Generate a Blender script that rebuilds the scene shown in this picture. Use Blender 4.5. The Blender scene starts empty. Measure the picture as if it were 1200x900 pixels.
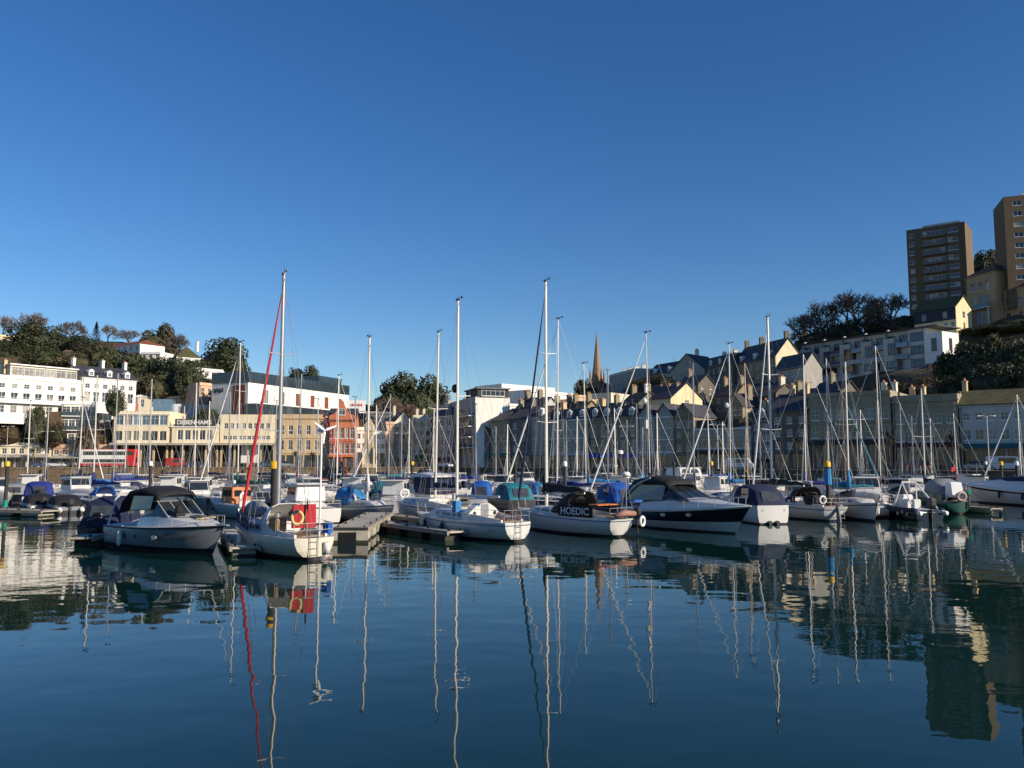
import bpy, bmesh, math, random
from mathutils import Vector, Matrix
R = math.radians
random.seed(7)
# ------------------------------------------------------------------ camera, sky, sun, exposure
scene = bpy.context.scene
TH, CH, FP = R(5.3), 4.2, 970.0
cd = bpy.data.cameras.new('camera'); cam = bpy.data.objects.new('camera', cd)
scene.collection.objects.link(cam)
cam.location = (0, 0, CH); cam.rotation_euler = (R(90) + TH, 0, 0)
cd.sensor_width = 36; cd.lens = FP / 1200 * 36; cd.clip_end = 8000; cd.clip_start = .1
scene.camera = cam
SUN_EL, SUN_AZ = R(21), R(118)          # azimuth clockwise from +Y
w = bpy.data.worlds.new('World'); scene.world = w; w.use_nodes = True
nt = w.node_tree; bg = nt.nodes['Background']
sky = nt.nodes.new('ShaderNodeTexSky'); sky.sky_type = 'NISHITA'; sky.sun_disc = False
sky.sun_elevation = SUN_EL; sky.sun_rotation = SUN_AZ
sky.air_density = 1.0; sky.dust_density = 0.0; sky.ozone_density = 4; sky.altitude = 0
hs = nt.nodes.new('ShaderNodeHueSaturation'); hs.inputs['Saturation'].default_value = 1.22; hs.inputs['Hue'].default_value = .509
nt.links.new(sky.outputs[0], hs.inputs['Color']); nt.links.new(hs.outputs[0], bg.inputs[0]); bg.inputs[1].default_value = 0.1
sd = bpy.data.lights.new('sun', 'SUN'); sd.energy = 5.0; sd.angle = R(.5); sd.color = (1, .87, .70)
so = bpy.data.objects.new('sun', sd); scene.collection.objects.link(so)
sv = Vector((math.sin(SUN_AZ) * math.cos(SUN_EL), math.cos(SUN_AZ) * math.cos(SUN_EL), math.sin(SUN_EL)))
so.rotation_euler = sv.to_track_quat('Z', 'Y').to_euler(); so.location = sv * 100
scene.view_settings.view_transform = 'Standard'; scene.view_settings.look = 'None'
scene.view_settings.exposure = 0.28; scene.view_settings.gamma = 1
scene.cycles.max_bounces = 6; scene.cycles.caustics_reflective = False; scene.cycles.caustics_refractive = False
col = scene.collection

# ------------------------------------------------------------------ helpers
def P(px, py, D):
    u = (px - 600) / FP; v = (450 - py) / FP
    t = D / (math.cos(TH) - v * math.sin(TH))
    return Vector((u * t, D, CH + t * (v * math.cos(TH) + math.sin(TH))))
def PX(px, D): return P(px, 560, D).x
def tag(o, label=None, cat=None, group=None, kind=None):
    if label: o['label'] = label
    if cat: o['category'] = cat
    if group: o['group'] = group
    if kind: o['kind'] = kind
    return o
def empty(name, loc, rz=0, label=None, cat=None, group=None):
    o = bpy.data.objects.new(name, None); col.objects.link(o)
    o.location = loc; o.rotation_euler = (0, 0, rz); o.empty_display_size = .3
    return tag(o, label, cat, group)
def link(name, me, parent=None, loc=None, rz=None, scale=None):
    o = bpy.data.objects.new(name, me); col.objects.link(o); o.parent = parent
    if loc is not None: o.location = loc
    if rz is not None: o.rotation_euler = (0, 0, rz)
    if scale is not None: o.scale = scale
    return o
class MB:
    def __init__(s): s.v = []; s.f = []; s.m = []
    def add(s, vs, fs, m=0):
        n = len(s.v); s.v += [tuple(p) for p in vs]
        s.f += [tuple(n + i for i in f) for f in fs]; s.m += [m] * len(fs); return s
    def hexa(s, b, t, m=0):     # 4 bottom, 4 top corners, counter clockwise from above
        return s.add(list(b) + list(t), [(3,2,1,0),(4,5,6,7),(0,1,5,4),(1,2,6,5),(2,3,7,6),(3,0,4,7)], m)
    def box(s, x0, x1, y0, y1, z0, z1, m=0):
        return s.hexa([(x0,y0,z0),(x1,y0,z0),(x1,y1,z0),(x0,y1,z0)], [(x0,y0,z1),(x1,y0,z1),(x1,y1,z1),(x0,y1,z1)], m)
    def trap(s, x0, x1, hw0, hw1, z0, X0, X1, HW0, HW1, z1, m=0, zz1=None):
        zz = z1 if zz1 is None else zz1
        return s.hexa([(x0,-hw0,z0),(x1,-hw1,z0),(x1,hw1,z0),(x0,hw0,z0)], [(X0,-HW0,z1),(X1,-HW1,zz),(X1,HW1,zz),(X0,HW0,z1)], m)
    def ring(s, c, d, r, n):
        d = Vector(d).normalized(); a = d.cross(Vector((0,0,1)) if abs(d.z) < .9 else Vector((1,0,0))).normalized(); b = d.cross(a)
        ry = r if not isinstance(r, tuple) else None
        r0, r1 = (r, r) if ry is not None else r
        return [Vector(c) + a * math.cos(2*math.pi*i/n) * r0 + b * math.sin(2*math.pi*i/n) * r1 for i in range(n)]
    def loft(s, rings, m=0, caps=True, closed=True):
        n = len(rings[0]); base = len(s.v)
        for r in rings: s.v += [tuple(p) for p in r]
        for k in range(len(rings) - 1):
            for i in range(n if closed else n - 1):
                j = (i + 1) % n
                s.f.append((base+k*n+i, base+k*n+j, base+(k+1)*n+j, base+(k+1)*n+i)); s.m.append(m)
        if caps:
            s.f.append(tuple(base + i for i in range(n))[::-1]); s.m.append(m)
            s.f.append(tuple(base + (len(rings)-1)*n + i for i in range(n))); s.m.append(m)
        return s
    def tube(s, p, q, r0, r1=None, n=6, m=0, caps=True):
        p, q = Vector(p), Vector(q)
        if (q - p).length < 1e-6: return s
        return s.loft([s.ring(p, q-p, r0, n), s.ring(q, q-p, r0 if r1 is None else r1, n)], m, caps)
    def path(s, pts, r, n=6, m=0):
        pts = [Vector(p) for p in pts]; rg = []
        for i, p in enumerate(pts):
            d = pts[min(i+1, len(pts)-1)] - pts[max(i-1, 0)]
            rr = r[i] if isinstance(r, list) else r
            rg.append(s.ring(p, d, rr, n))
        return s.loft(rg, m)
    def ball(s, c, r, n=8, k=5, m=0, sz=1, sx=1):
        rg = []
        for j in range(k + 1):
            a = math.pi * (j / k); a = min(max(a, .05), math.pi - .05)
            rg.append([(c[0]+sx*r*math.sin(a)*math.cos(2*math.pi*i/n), c[1]+r*math.sin(a)*math.sin(2*math.pi*i/n), c[2]-sz*r*math.cos(a)) for i in range(n)])
        return s.loft(rg, m)
    def torus(s, c, ax, Rr, r, n=14, k=6, m=0):
        ax = Vector(ax).normalized(); rg = s.ring(c, ax, Rr, n); c = Vector(c); B0 = len(s.v)
        for p in rg:
            o = (p - c).normalized()
            s.v += [tuple(p + o * math.cos(2*math.pi*j/k) * r + ax * math.sin(2*math.pi*j/k) * r) for j in range(k)]
        for i in range(n):
            for j in range(k):
                s.f.append((B0+i*k+j, B0+i*k+(j+1)%k, B0+((i+1)%n)*k+(j+1)%k, B0+((i+1)%n)*k+j)); s.m.append(m)
        return s
    def mesh(s, name, mats, smooth=False, bevel=0):
        me = bpy.data.meshes.new(name); me.from_pydata(s.v, [], s.f)
        for m in (mats if isinstance(mats, (list, tuple)) else [mats]): me.materials.append(m)
        me.polygons.foreach_set('material_index', s.m)
        bm = bmesh.new(); bm.from_mesh(me)
        if bevel:
            bmesh.ops.bevel(bm, geom=list(bm.edges), offset=bevel, segments=2, affect='EDGES', clamp_overlap=True)
        bmesh.ops.recalc_face_normals(bm, faces=bm.faces); bm.to_mesh(me); bm.free()
        if smooth: me.polygons.foreach_set('use_smooth', [True] * len(me.polygons))
        me.update(); return me
    def build(s, name, mats, parent=None, smooth=False, bevel=0, loc=None, rz=None, ang=None):
        o = link(name, s.mesh(name, mats, smooth or ang is not None, bevel), parent, loc, rz)
        if ang is not None:
            try: o.data.set_sharp_from_angle(angle=R(ang))
            except Exception: pass
        return o

# ------------------------------------------------------------------ materials
MATS = {}
def mat(name, c, rough=.6, metal=0, var=.12, scale=1.5, bump=0, c2=None, spec=.5, coord='Object', coat=0, rnd=0, stain=0):
    if name in MATS: return MATS[name]
    m = bpy.data.materials.new(name); m.use_nodes = True; n = m.node_tree.nodes; l = m.node_tree.links
    b = n['Principled BSDF']; b.inputs['Roughness'].default_value = rough; b.inputs['Metallic'].default_value = metal
    b.inputs['Specular IOR Level'].default_value = spec
    if coat: b.inputs['Coat Weight'].default_value = coat; b.inputs['Coat Roughness'].default_value = .08
    tc = n.new('ShaderNodeTexCoord'); nz = n.new('ShaderNodeTexNoise')
    nz.inputs['Scale'].default_value = scale; nz.inputs['Detail'].default_value = 5; nz.inputs['Roughness'].default_value = .65
    l.new(tc.outputs[coord], nz.inputs['Vector'])
    mr = n.new('ShaderNodeMapRange'); mr.inputs[1].default_value = .3; mr.inputs[2].default_value = .7
    l.new(nz.outputs['Fac'], mr.inputs[0])
    mx = n.new('ShaderNodeMix'); mx.data_type = 'RGBA'
    a = tuple(max(0, k * (1 - var)) for k in c); e = c2 if c2 else tuple(min(1, k * (1 + var)) for k in c)
    mx.inputs[6].default_value = (*a, 1); mx.inputs[7].default_value = (*e, 1)
    l.new(mr.outputs[0], mx.inputs[0]); out = mx.outputs[2]
    if stain:     # rain streaks running down a wall
        mp = n.new('ShaderNodeMapping'); mp.inputs['Scale'].default_value = (1.3, 1.3, .12); l.new(tc.outputs[coord], mp.inputs[0])
        n3 = n.new('ShaderNodeTexNoise'); n3.inputs['Scale'].default_value = 1.2; n3.inputs['Detail'].default_value = 6; l.new(mp.outputs[0], n3.inputs['Vector'])
        r3 = n.new('ShaderNodeMapRange'); r3.inputs[1].default_value = .5; r3.inputs[2].default_value = .75; r3.inputs[3].default_value = 0; r3.inputs[4].default_value = stain
        l.new(n3.outputs['Fac'], r3.inputs[0])
        m3 = n.new('ShaderNodeMix'); m3.data_type = 'RGBA'; l.new(r3.outputs[0], m3.inputs[0]); l.new(out, m3.inputs[6])
        m3.inputs[7].default_value = (*(k * .45 for k in c), 1); out = m3.outputs[2]
    if rnd:
        oi = n.new('ShaderNodeObjectInfo'); hv = n.new('ShaderNodeHueSaturation'); ma = n.new('ShaderNodeMapRange')
        ma.inputs[3].default_value = 1 - rnd; ma.inputs[4].default_value = 1 + rnd
        l.new(oi.outputs['Random'], ma.inputs[0]); l.new(ma.outputs[0], hv.inputs['Value']); l.new(out, hv.inputs['Color']); out = hv.outputs[0]
    l.new(out, b.inputs['Base Color'])
    rr = n.new('ShaderNodeMapRange'); rr.inputs[3].default_value = max(0, rough - .08); rr.inputs[4].default_value = min(1, rough + .12)
    l.new(nz.outputs['Fac'], rr.inputs[0]); l.new(rr.outputs[0], b.inputs['Roughness'])
    if bump:
        bp = n.new('ShaderNodeBump'); bp.inputs['Strength'].default_value = 1; bp.inputs['Distance'].default_value = bump
        n2 = n.new('ShaderNodeTexNoise'); n2.inputs['Scale'].default_value = scale * 6; n2.inputs['Detail'].default_value = 4
        l.new(tc.outputs[coord], n2.inputs['Vector']); l.new(n2.outputs['Fac'], bp.inputs['Height']); l.new(bp.outputs[0], b.inputs['Normal'])
    MATS[name] = m; return m
def wallm(name, c, **k):
    k.setdefault('stain', .5); k.setdefault('scale', .25); k.setdefault('var', .12)
    return mat(name, c, .85, **k)
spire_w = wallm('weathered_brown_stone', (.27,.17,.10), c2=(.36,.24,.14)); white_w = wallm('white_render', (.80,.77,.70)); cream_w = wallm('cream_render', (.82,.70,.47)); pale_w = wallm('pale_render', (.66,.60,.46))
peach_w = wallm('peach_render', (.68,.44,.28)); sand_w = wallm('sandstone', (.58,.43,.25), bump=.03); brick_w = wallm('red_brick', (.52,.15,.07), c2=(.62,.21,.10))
bluewhite_w = wallm('blue_white_render', (.38,.36,.315)); shadewhite_w = wallm('shaded_white_render', (.50,.48,.44)); grey_w = wallm('grey_render', (.17,.165,.16)); stone_w = wallm('grey_stone', (.11,.095,.08), bump=.03, c2=(.17,.145,.12))  # shaded_white_render: white render with shade mixed into its colour
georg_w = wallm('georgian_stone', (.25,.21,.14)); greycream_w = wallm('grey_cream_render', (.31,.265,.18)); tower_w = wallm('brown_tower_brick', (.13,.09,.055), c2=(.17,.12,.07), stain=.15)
balc_w = wallm('grey_brown_panel', (.17,.155,.135)); villa_w = wallm('ochre_stucco', (.46,.30,.16)); navy_w = wallm('navy_cladding', (.03,.035,.06), stain=0)
dark_w = wallm('dark_shopfront', (.05,.045,.04), stain=0); lightgrey_w = wallm('light_grey_panel', (.52,.53,.55)); yellow_w = wallm('yellow_render', (.70,.60,.36))
retain_w = wallm('retaining_wall_stone', (.10,.065,.04), c2=(.17,.11,.065), bump=.06, scale=.6)
slate = mat('slate_roof', (.045,.045,.055), .7, var=.25, scale=1.2); redroof = mat('red_tile_roof', (.22,.06,.03), .85, var=.25, scale=1.5)
brownroof = mat('brown_tile_roof', (.13,.085,.055), .85, var=.3, scale=1.5); mossroof = mat('mossy_roof', (.075,.07,.025), .9, var=.4, scale=.8)
flatroof = mat('flat_roof', (.18,.18,.18), .9); concrete = mat('concrete', (.42,.38,.31), .9, var=.25, scale=1.2, bump=.01, stain=.3)
trim = mat('white_trim', (.78,.77,.74), .5, var=.05); framew = mat('window_frame_white', (.75,.74,.72), .5, var=.05)
framed = mat('window_frame_dark', (.05,.05,.055), .4); pots = mat('clay_chimney_pot', (.42,.18,.09), .9)
darkglass = mat('glass_facade', (.03,.045,.055), .12, var=.3, scale=.3, spec=.8)
def glassmat(name, c0, c1, rough=.08):
    m = mat(name, c0, rough, var=.2, scale=.8, spec=.7, rnd=.5); return m
glass = glassmat('window_glass', (.035,.04,.05), None); blueglass = glassmat('blue_window_glass', (.10,.17,.24), None)
curtain = glassmat('curtained_glass', (.24,.22,.19), None, .25)
awn_g = mat('green_awning', (.01,.16,.09), .8); awn_t = mat('teal_awning', (.02,.12,.12), .8); awn_w = mat('white_awning', (.6,.6,.6), .8)
asphalt = mat('asphalt', (.05,.05,.052), .9, var=.2, scale=.5); paving = mat('paving', (.30,.27,.22), .9, var=.2, scale=.7)
bark = mat('bark', (.07,.05,.035), .95, var=.3, scale=3); twig = mat('bare_twigs', (.15,.115,.085), .95, var=.3, scale=.2, rnd=.25)
twigr = mat('reddish_twigs', (.15,.105,.08), .95, var=.3, scale=.2, rnd=.2)
leaf_d = mat('dark_evergreen_leaves', (.020,.032,.010), .7, var=.5, scale=3, rnd=.35, c2=(.055,.065,.022))
leaf_o = mat('olive_leaves', (.038,.044,.014), .75, var=.5, scale=3, rnd=.3, c2=(.09,.08,.03))
leaf_b = mat('brown_scrub', (.07,.045,.022), .85, var=.5, scale=3, rnd=.3, c2=(.13,.085,.04))
hillm = mat('hillside_scrub', (.035,.035,.016), .95, var=.4, scale=.12, c2=(.09,.07,.035), coord='Object', bump=.3)
# quay stone with courses
def stonewall(name, c, c2):
    m = mat(name, c, .9, var=.3, scale=.8, c2=c2, bump=.03, stain=.6); n = m.node_tree.nodes; l = m.node_tree.links
    b = n['Principled BSDF']; src = b.inputs['Base Color'].links[0].from_socket
    tc = n.new('ShaderNodeTexCoord'); cx = n.new('ShaderNodeSeparateXYZ'); cb = n.new('ShaderNodeCombineXYZ')
    l.new(tc.outputs['Object'], cx.inputs[0]); l.new(cx.outputs[0], cb.inputs[0]); l.new(cx.outputs[2], cb.inputs[1])
    br = n.new('ShaderNodeTexBrick'); br.inputs['Scale'].default_value = 1; br.inputs['Brick Width'].default_value = .9; br.inputs['Row Height'].default_value = .4
    br.inputs['Mortar Size'].default_value = .03; br.inputs['Color1'].default_value = (1,1,1,1); br.inputs['Color2'].default_value = (.6,.6,.6,1); br.inputs['Mortar'].default_value = (.3,.3,.3,1)
    l.new(cb.outputs[0], br.inputs['Vector'])
    mx = n.new('ShaderNodeMix'); mx.data_type = 'RGBA'; mx.blend_type = 'MULTIPLY'; mx.inputs[0].default_value = 1
    l.new(src, mx.inputs[6]); l.new(br.outputs[0], mx.inputs[7]); l.new(mx.outputs[2], b.inputs['Base Color']); return m
quaystone = stonewall('quay_stone', (.36,.25,.14), (.24,.17,.10))
# boats
gel = mat('white_gelcoat', (.62,.61,.58), .22, var=.03, coat=.3, stain=.12, scale=.8); creamgel = mat('cream_gelcoat', (.64,.59,.47), .25, var=.04, coat=.3, stain=.2)
greygel = mat('grey_gelcoat', (.20,.215,.23), .25, var=.05, coat=.3, stain=.15); deckm = mat('deck_grp', (.60,.58,.55), .5, var=.06, scale=3)
navy = mat('navy_gelcoat', (.005,.007,.018), .15, var=.1, coat=.5); blk = mat('black_paint', (.012,.012,.014), .4, var=.1); antif = mat('antifouling', (.03,.025,.03), .8, var=.3, scale=3)
bluebt = mat('blue_bootline', (.02,.06,.22), .4, var=.1); redp = mat('red_paint', (.42,.02,.02), .4, var=.1); greenp = mat('green_paint', (.012,.07,.045), .35, var=.1, coat=.3)
alu = mat('mast_aluminium', (.52,.50,.46), .45, metal=.3, var=.08, scale=1.5); darkalu = mat('grey_mast', (.28,.28,.29), .4, metal=.5, var=.1); woodm = mat('varnished_spar', (.46,.27,.10), .4, var=.2)
teak = mat('teak', (.32,.19,.09), .7, var=.25, scale=4); steel = mat('stainless_rail', (.34,.34,.34), .35, metal=.6, var=.05); wire = mat('rigging_wire', (.36,.36,.36), .45, metal=.4, var=.05)
c_navy = mat('navy_canvas', (.012,.018,.055), .85, var=.3, scale=3, bump=.01); c_blk = mat('black_canvas', (.010,.010,.012), .8, var=.3, scale=3, bump=.01)
c_blue = mat('bright_blue_canvas', (.01,.09,.38), .8, var=.25, scale=3, bump=.01); c_lblue = mat('light_blue_canvas', (.03,.20,.44), .8, var=.2, scale=3, bump=.01)
c_teal = mat('teal_canvas', (.01,.16,.22), .8, var=.25, scale=3, bump=.01); c_white = mat('white_canvas', (.66,.65,.62), .8, var=.08, scale=3, bump=.01)
c_grey = mat('grey_canvas', (.22,.23,.25), .8, var=.15, scale=3, bump=.01); c_red = mat('red_canvas', (.36,.012,.02), .8, var=.2, scale=3, bump=.01); c_royal = mat('royal_blue_canvas', (.015,.03,.20), .8, var=.2, scale=3, bump=.01)
c_maroon = mat('maroon_canvas', (.12,.012,.03), .8, var=.2, scale=3); redfurl = mat('red_furled_sail', (.55,.03,.05), .8, var=.3, scale=5)
c_orange = mat('orange_paint', (.58,.16,.03), .5, var=.15); yellowp = mat('yellow_paint', (.75,.42,.01), .5, var=.08); c_green = mat('green_canvas', (.01,.09,.06), .8, var=.2)
rubber = mat('black_rubber', (.015,.015,.015), .6); fenderm = mat('fender_vinyl', (.72,.70,.64), .4, var=.1); pvc = mat('clear_window_vinyl', (.05,.055,.06), .12, var=.3, scale=2, spec=.8)
bglass = mat('boat_glass', (.02,.025,.03), .06, var=.2, spec=.8); ropem = mat('rope', (.45,.38,.22), .9); pilem = mat('pile_steel', (.025,.024,.024), .7, var=.4, scale=2, stain=.4)
grpglass = mat('tinted_screen', (.02,.027,.032), .08, var=.3, scale=1.5, spec=.8); scarlet = mat('bus_red', (.55,.015,.02), .35, coat=.3); skin = mat('skin', (.5,.3,.2), .6)
letter = mat('lettering', (.55,.56,.58), .6, var=.02); letterd = mat('dark_lettering', (.03,.03,.035), .6)
# ------------------------------------------------------------------ water
def water():
    m = bpy.data.materials.new('harbour_water'); m.use_nodes = True; n = m.node_tree.nodes; l = m.node_tree.links
    b = n['Principled BSDF']; b.inputs['Base Color'].default_value = (.004, .026, .022, 1); b.inputs['Roughness'].default_value = .0
    b.inputs['IOR'].default_value = 1.34
    tc = n.new('ShaderNodeTexCoord')
    def noise(sc, det, sx, sy, rot=0):
        mp = n.new('ShaderNodeMapping'); mp.inputs['Scale'].default_value = (sx, sy, 1); mp.inputs['Rotation'].default_value = (0, 0, rot)
        l.new(tc.outputs['Object'], mp.inputs[0]); t = n.new('ShaderNodeTexNoise'); t.inputs['Scale'].default_value = sc; t.inputs['Detail'].default_value = det
        t.inputs['Roughness'].default_value = .45; l.new(mp.outputs[0], t.inputs['Vector']); return t.outputs['Fac']
    def mul(a, k):
        t = n.new('ShaderNodeMath'); t.operation = 'MULTIPLY'; l.new(a, t.inputs[0])
        if isinstance(k, float): t.inputs[1].default_value = k
        else: l.new(k, t.inputs[1])
        return t.outputs[0]
    def add(a, c):
        t = n.new('ShaderNodeMath'); t.operation = 'ADD'; l.new(a, t.inputs[0]); l.new(c, t.inputs[1]); return t.outputs[0]
    big = noise(.75, 1, .8, 1.1, .3); small = noise(3.0, 2, .8, 1.2, -.5); patch = noise(.045, 3, .5, 1.8, .2)
    mr = n.new('ShaderNodeMapRange'); mr.inputs[1].default_value = .42; mr.inputs[2].default_value = .62; mr.inputs[3].default_value = .2; mr.inputs[4].default_value = 2.4
    l.new(patch, mr.inputs[0])
    h = add(mul(big, .0105), mul(mul(small, .0013), mr.outputs[0]))
    bp = n.new('ShaderNodeBump'); bp.inputs['Strength'].default_value = 1; bp.inputs['Distance'].default_value = 1
    l.new(h, bp.inputs['Height']); l.new(bp.outputs[0], b.inputs['Normal'])
    mb = MB().add([(-3000,-200,0),(3000,-200,0),(3000,5000,0),(-3000,5000,0)], [(0,1,2,3)])
    tag(mb.build('water', m), 'calm dark teal harbour water mirroring boats and masts', 'water', kind='structure')
water()
# ------------------------------------------------------------------ quay line and terrain
QL = [(-900,60),(-300,150),(-150,186),(-118,190),(-20,200),(77,125),(125,88),(400,50),(900,20)]
def yq(x):
    for (a, b), (c, d) in zip(QL, QL[1:]):
        if a <= x <= c: return b + (d - b) * (x - a) / (c - a)
    return 60
QZ = 2.6
ANCH = []
def terrain():
    xs = [-900,-700,-500,-400,-330,-280,-240,-210] + [-190 + 5*i for i in range(77)] + [200,215,235,260,290,330,400,500,700,900]
    xs = sorted(set(xs + [-118,-20,77,125,-150]))
    ts = [0,4,8,13,17,20,24,28,32,36,41,46,51,56,62,68,74,80,87,94,101,108,116,124,132,140,150,160,172,185,200,220,245,275,320,400,550,800,1300]
    def h(x, y, t):
        if t <= 17: return QZ
        sw = 0; sz = 0
        for (a, b, c) in ANCH:
            d2 = (x-a)**2 + (y-b)**2 + 9
            k = 1 / (d2 * d2); sw += k; sz += k * c
        z = sz / sw
        d = 1e9
        z = QZ + (z - QZ) * min(1, (t - 17) / 12)
        if t > 250: z *= max(.3, 1 - (t-250)/900)
        return z
    mb = MB(); vs = []
    for t in ts:
        for x in xs: y = yq(x) + t; vs.append((x, y, h(x, y, t)))
    n = len(xs); fs = [(j*n+i, j*n+i+1, (j+1)*n+i+1, (j+1)*n+i) for j in range(len(ts)-1) for i in range(n-1)]
    mb.add(vs, fs)
    tag(mb.build('hillside', hillm, smooth=True), 'scrubby hillside rising behind the harbour town', 'hill', kind='structure')
    def strip(name, t0, t1, dz, m, lab):
        q = MB(); a = []
        xx = [p[0] for p in QL]
        for x in xx: a += [(x, yq(x)+t0, QZ+dz), (x, yq(x)+t1, QZ+dz)]
        q.add(a, [(2*i, 2*i+2, 2*i+3, 2*i+1) for i in range(len(xx)-1)])
        tag(q.build(name, m), lab, name, kind='structure')
    strip('promenade', .9, 4.2, .12, paving, 'paved harbour promenade behind the quay wall')
    strip('road', 4.2, 11.5, .02, asphalt, 'asphalt harbour road between promenade and shops')
    strip('pavement', 11.5, 14.5, .13, paving, 'shop side pavement along the harbour road')
    q = MB(); q.box(-60, 60, -40, 1.0, -3, QZ); tag(q.build('near_quay', paving), 'near quayside paving', 'quay', kind='structure')
def quaywall(x0, x1, lab):
    xs = [x0] + [p[0] for p in QL if x0 < p[0] < x1] + [x1]
    rg = []
    for x in xs:
        y = yq(x); rg.append([(x,y,-3),(x,y,QZ-.25),(x,y-.12,QZ-.25),(x,y-.12,QZ+.1),(x,y,QZ+.12),(x,y+.9,QZ+.12),(x,y+.9,-3)])
    e = empty('quay_wall', (0,0,0), label=lab, cat='wall'); MB().loft(rg).build('masonry', quaystone, e)
    cp = MB()
    x = x0 + 3
    while x < x1:
        y = yq(x); cp.box(x-.15, x+.15, y-.3, y-.05, -.5, 2.2); x += 9
    cp.build('fender_timber', pilem, e)
quaywall(-300, -20, 'sunlit brown stone harbour wall below the left promenade'); quaywall(-20, 180, 'shaded stone harbour wall below the right hand seafront')
def railing(x0, x1, lab):
    e = empty('railing', (x0, yq(x0)+.5, QZ+.12), label=lab, cat='railing')
    o = Vector((x0, yq(x0)+.5, QZ+.12)); mb = MB(); ps = MB(); x = x0; prev = None
    while x <= x1:
        p = Vector((x, yq(x)+.5, QZ+.12)) - o
        ps.tube(p, p + Vector((0,0,1.1)), .04, n=5)
        if prev is not None:
            for z in (.4, .75, 1.1): mb.tube(prev + Vector((0,0,z)), p + Vector((0,0,z)), .025, n=4)
        prev = p; x += 2.2
    mb.build('rail', darkalu, e); tag(ps.build('post', darkalu, e), kind='stuff')
railing(-140, -20, 'grey tube railing along the sunlit left promenade'); railing(-18, 120, 'grey tube railing along the shaded right hand seafront')

# ------------------------------------------------------------------ windows and buildings
WC = {}
def window_mesh(w, h, style, gm, fm):
    k = (round(w, 2), round(h, 2), style, gm.name, fm.name)
    if k in WC: return WC[k]
    mb = MB(); t = min(.09, w * .09)
    if style == 'arch':
        pts = [(0,0)] + [(w,0)] + [(w/2 + w/2*math.cos(a), h - w/2 + w/2*math.sin(a)) for a in [math.pi*i/6 for i in range(7)]]
        mb.add([(x,.02,z) for x, z in pts], [tuple(range(len(pts)))])
        mb.box(w/2-t/3, w/2+t/3, -.02, .02, 0, h, 1); mb.box(0, w, -.04, .02, h*.5-t/3, h*.5+t/3, 1)
        mb.box(0, t, -.04, .02, 0, h-w/2, 1); mb.box(w-t, w, -.04, .02, 0, h-w/2, 1)
    else:
        mb.add([(0,.02,0),(w,.02,0),(w,.02,h),(0,.02,h)], [(0,1,2,3)])
        for a in ((0,t,0,h),(w-t,w,0,h),(t,w-t,0,t),(t,w-t,h-t,h)): mb.box(a[0],a[1],-.04,.02,a[2],a[3],1)
        s = t * .6
        if style == 'sash': mb.box(t, w-t, -.03, .015, h*.5-s/2, h*.5+s/2, 1)
        if style in ('sash', 'case') : mb.box(w/2-s/2, w/2+s/2, -.025, .01, t, h-t, 1)
        if style == 'wide':
            n = max(2, int(w / 1.1))
            for i in range(1, n): mb.box(w*i/n-s/2, w*i/n+s/2, -.025, .01, t, h-t, 1)
            mb.box(t, w-t, -.03, .015, h*.72-s/2, h*.72+s/2, 1)
    if style != 'shop': mb.box(-.06, w+.06, -.2, -.02, -.1, 0, 1)
    WC[k] = mb.mesh('window', [gm, fm]); return WC[k]
def facade(mb, o, ex, inw, L, H, ops, zb=0):
    """wall face with real openings; o origin, ex along, inw inward"""
    o = Vector(o); ex = Vector(ex); inw = Vector(inw)
    xs = sorted(set([0, L] + [a for q in ops for a in q[:2]])); zs = sorted(set([zb, H] + [a for q in ops for a in q[2:4]]))
    pt = lambda x, z, d=0: o + ex * x + Vector((0,0,z)) + inw * d
    for i in range(len(xs)-1):
        for j in range(len(zs)-1):
            cx = (xs[i]+xs[i+1])/2; cz = (zs[j]+zs[j+1])/2
            if any(q[0] < cx < q[1] and q[2] < cz < q[3] for q in ops): continue
            mb.add([pt(xs[i],zs[j]), pt(xs[i+1],zs[j]), pt(xs[i+1],zs[j+1]), pt(xs[i],zs[j+1])], [(0,1,2,3)])
    d = .2
    for q in ops:
        a, b, c, e = q[:4]
        for (p1, p2) in (((a,c),(a,e)),((b,c),(b,e)),((a,c),(b,c)),((a,e),(b,e))):
            mb.add([pt(*p1), pt(*p2), pt(*p2, d), pt(*p1, d)], [(0,1,2,3)])
def chimney(parent, x, y, z, w=.7, d=1.4, h=1.8, n=3, m=None):
    mb = MB(); mb.box(x-w/2, x+w/2, y-d/2, y+d/2, z-1.5, z+h); mb.box(x-w/2-.08, x+w/2+.08, y-d/2-.08, y+d/2+.08, z+h, z+h+.15)
    c = mb.build('chimney', m or cream_w, parent); pm = MB()
    for i in range(n):
        yy = y - d/2 + d*(i+.5)/n; pm.tube((x,yy,z+h+.15), (x,yy,z+h+.6), .14, .11, 7)
    pm.build('chimney_pot', pots, c)
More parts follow.
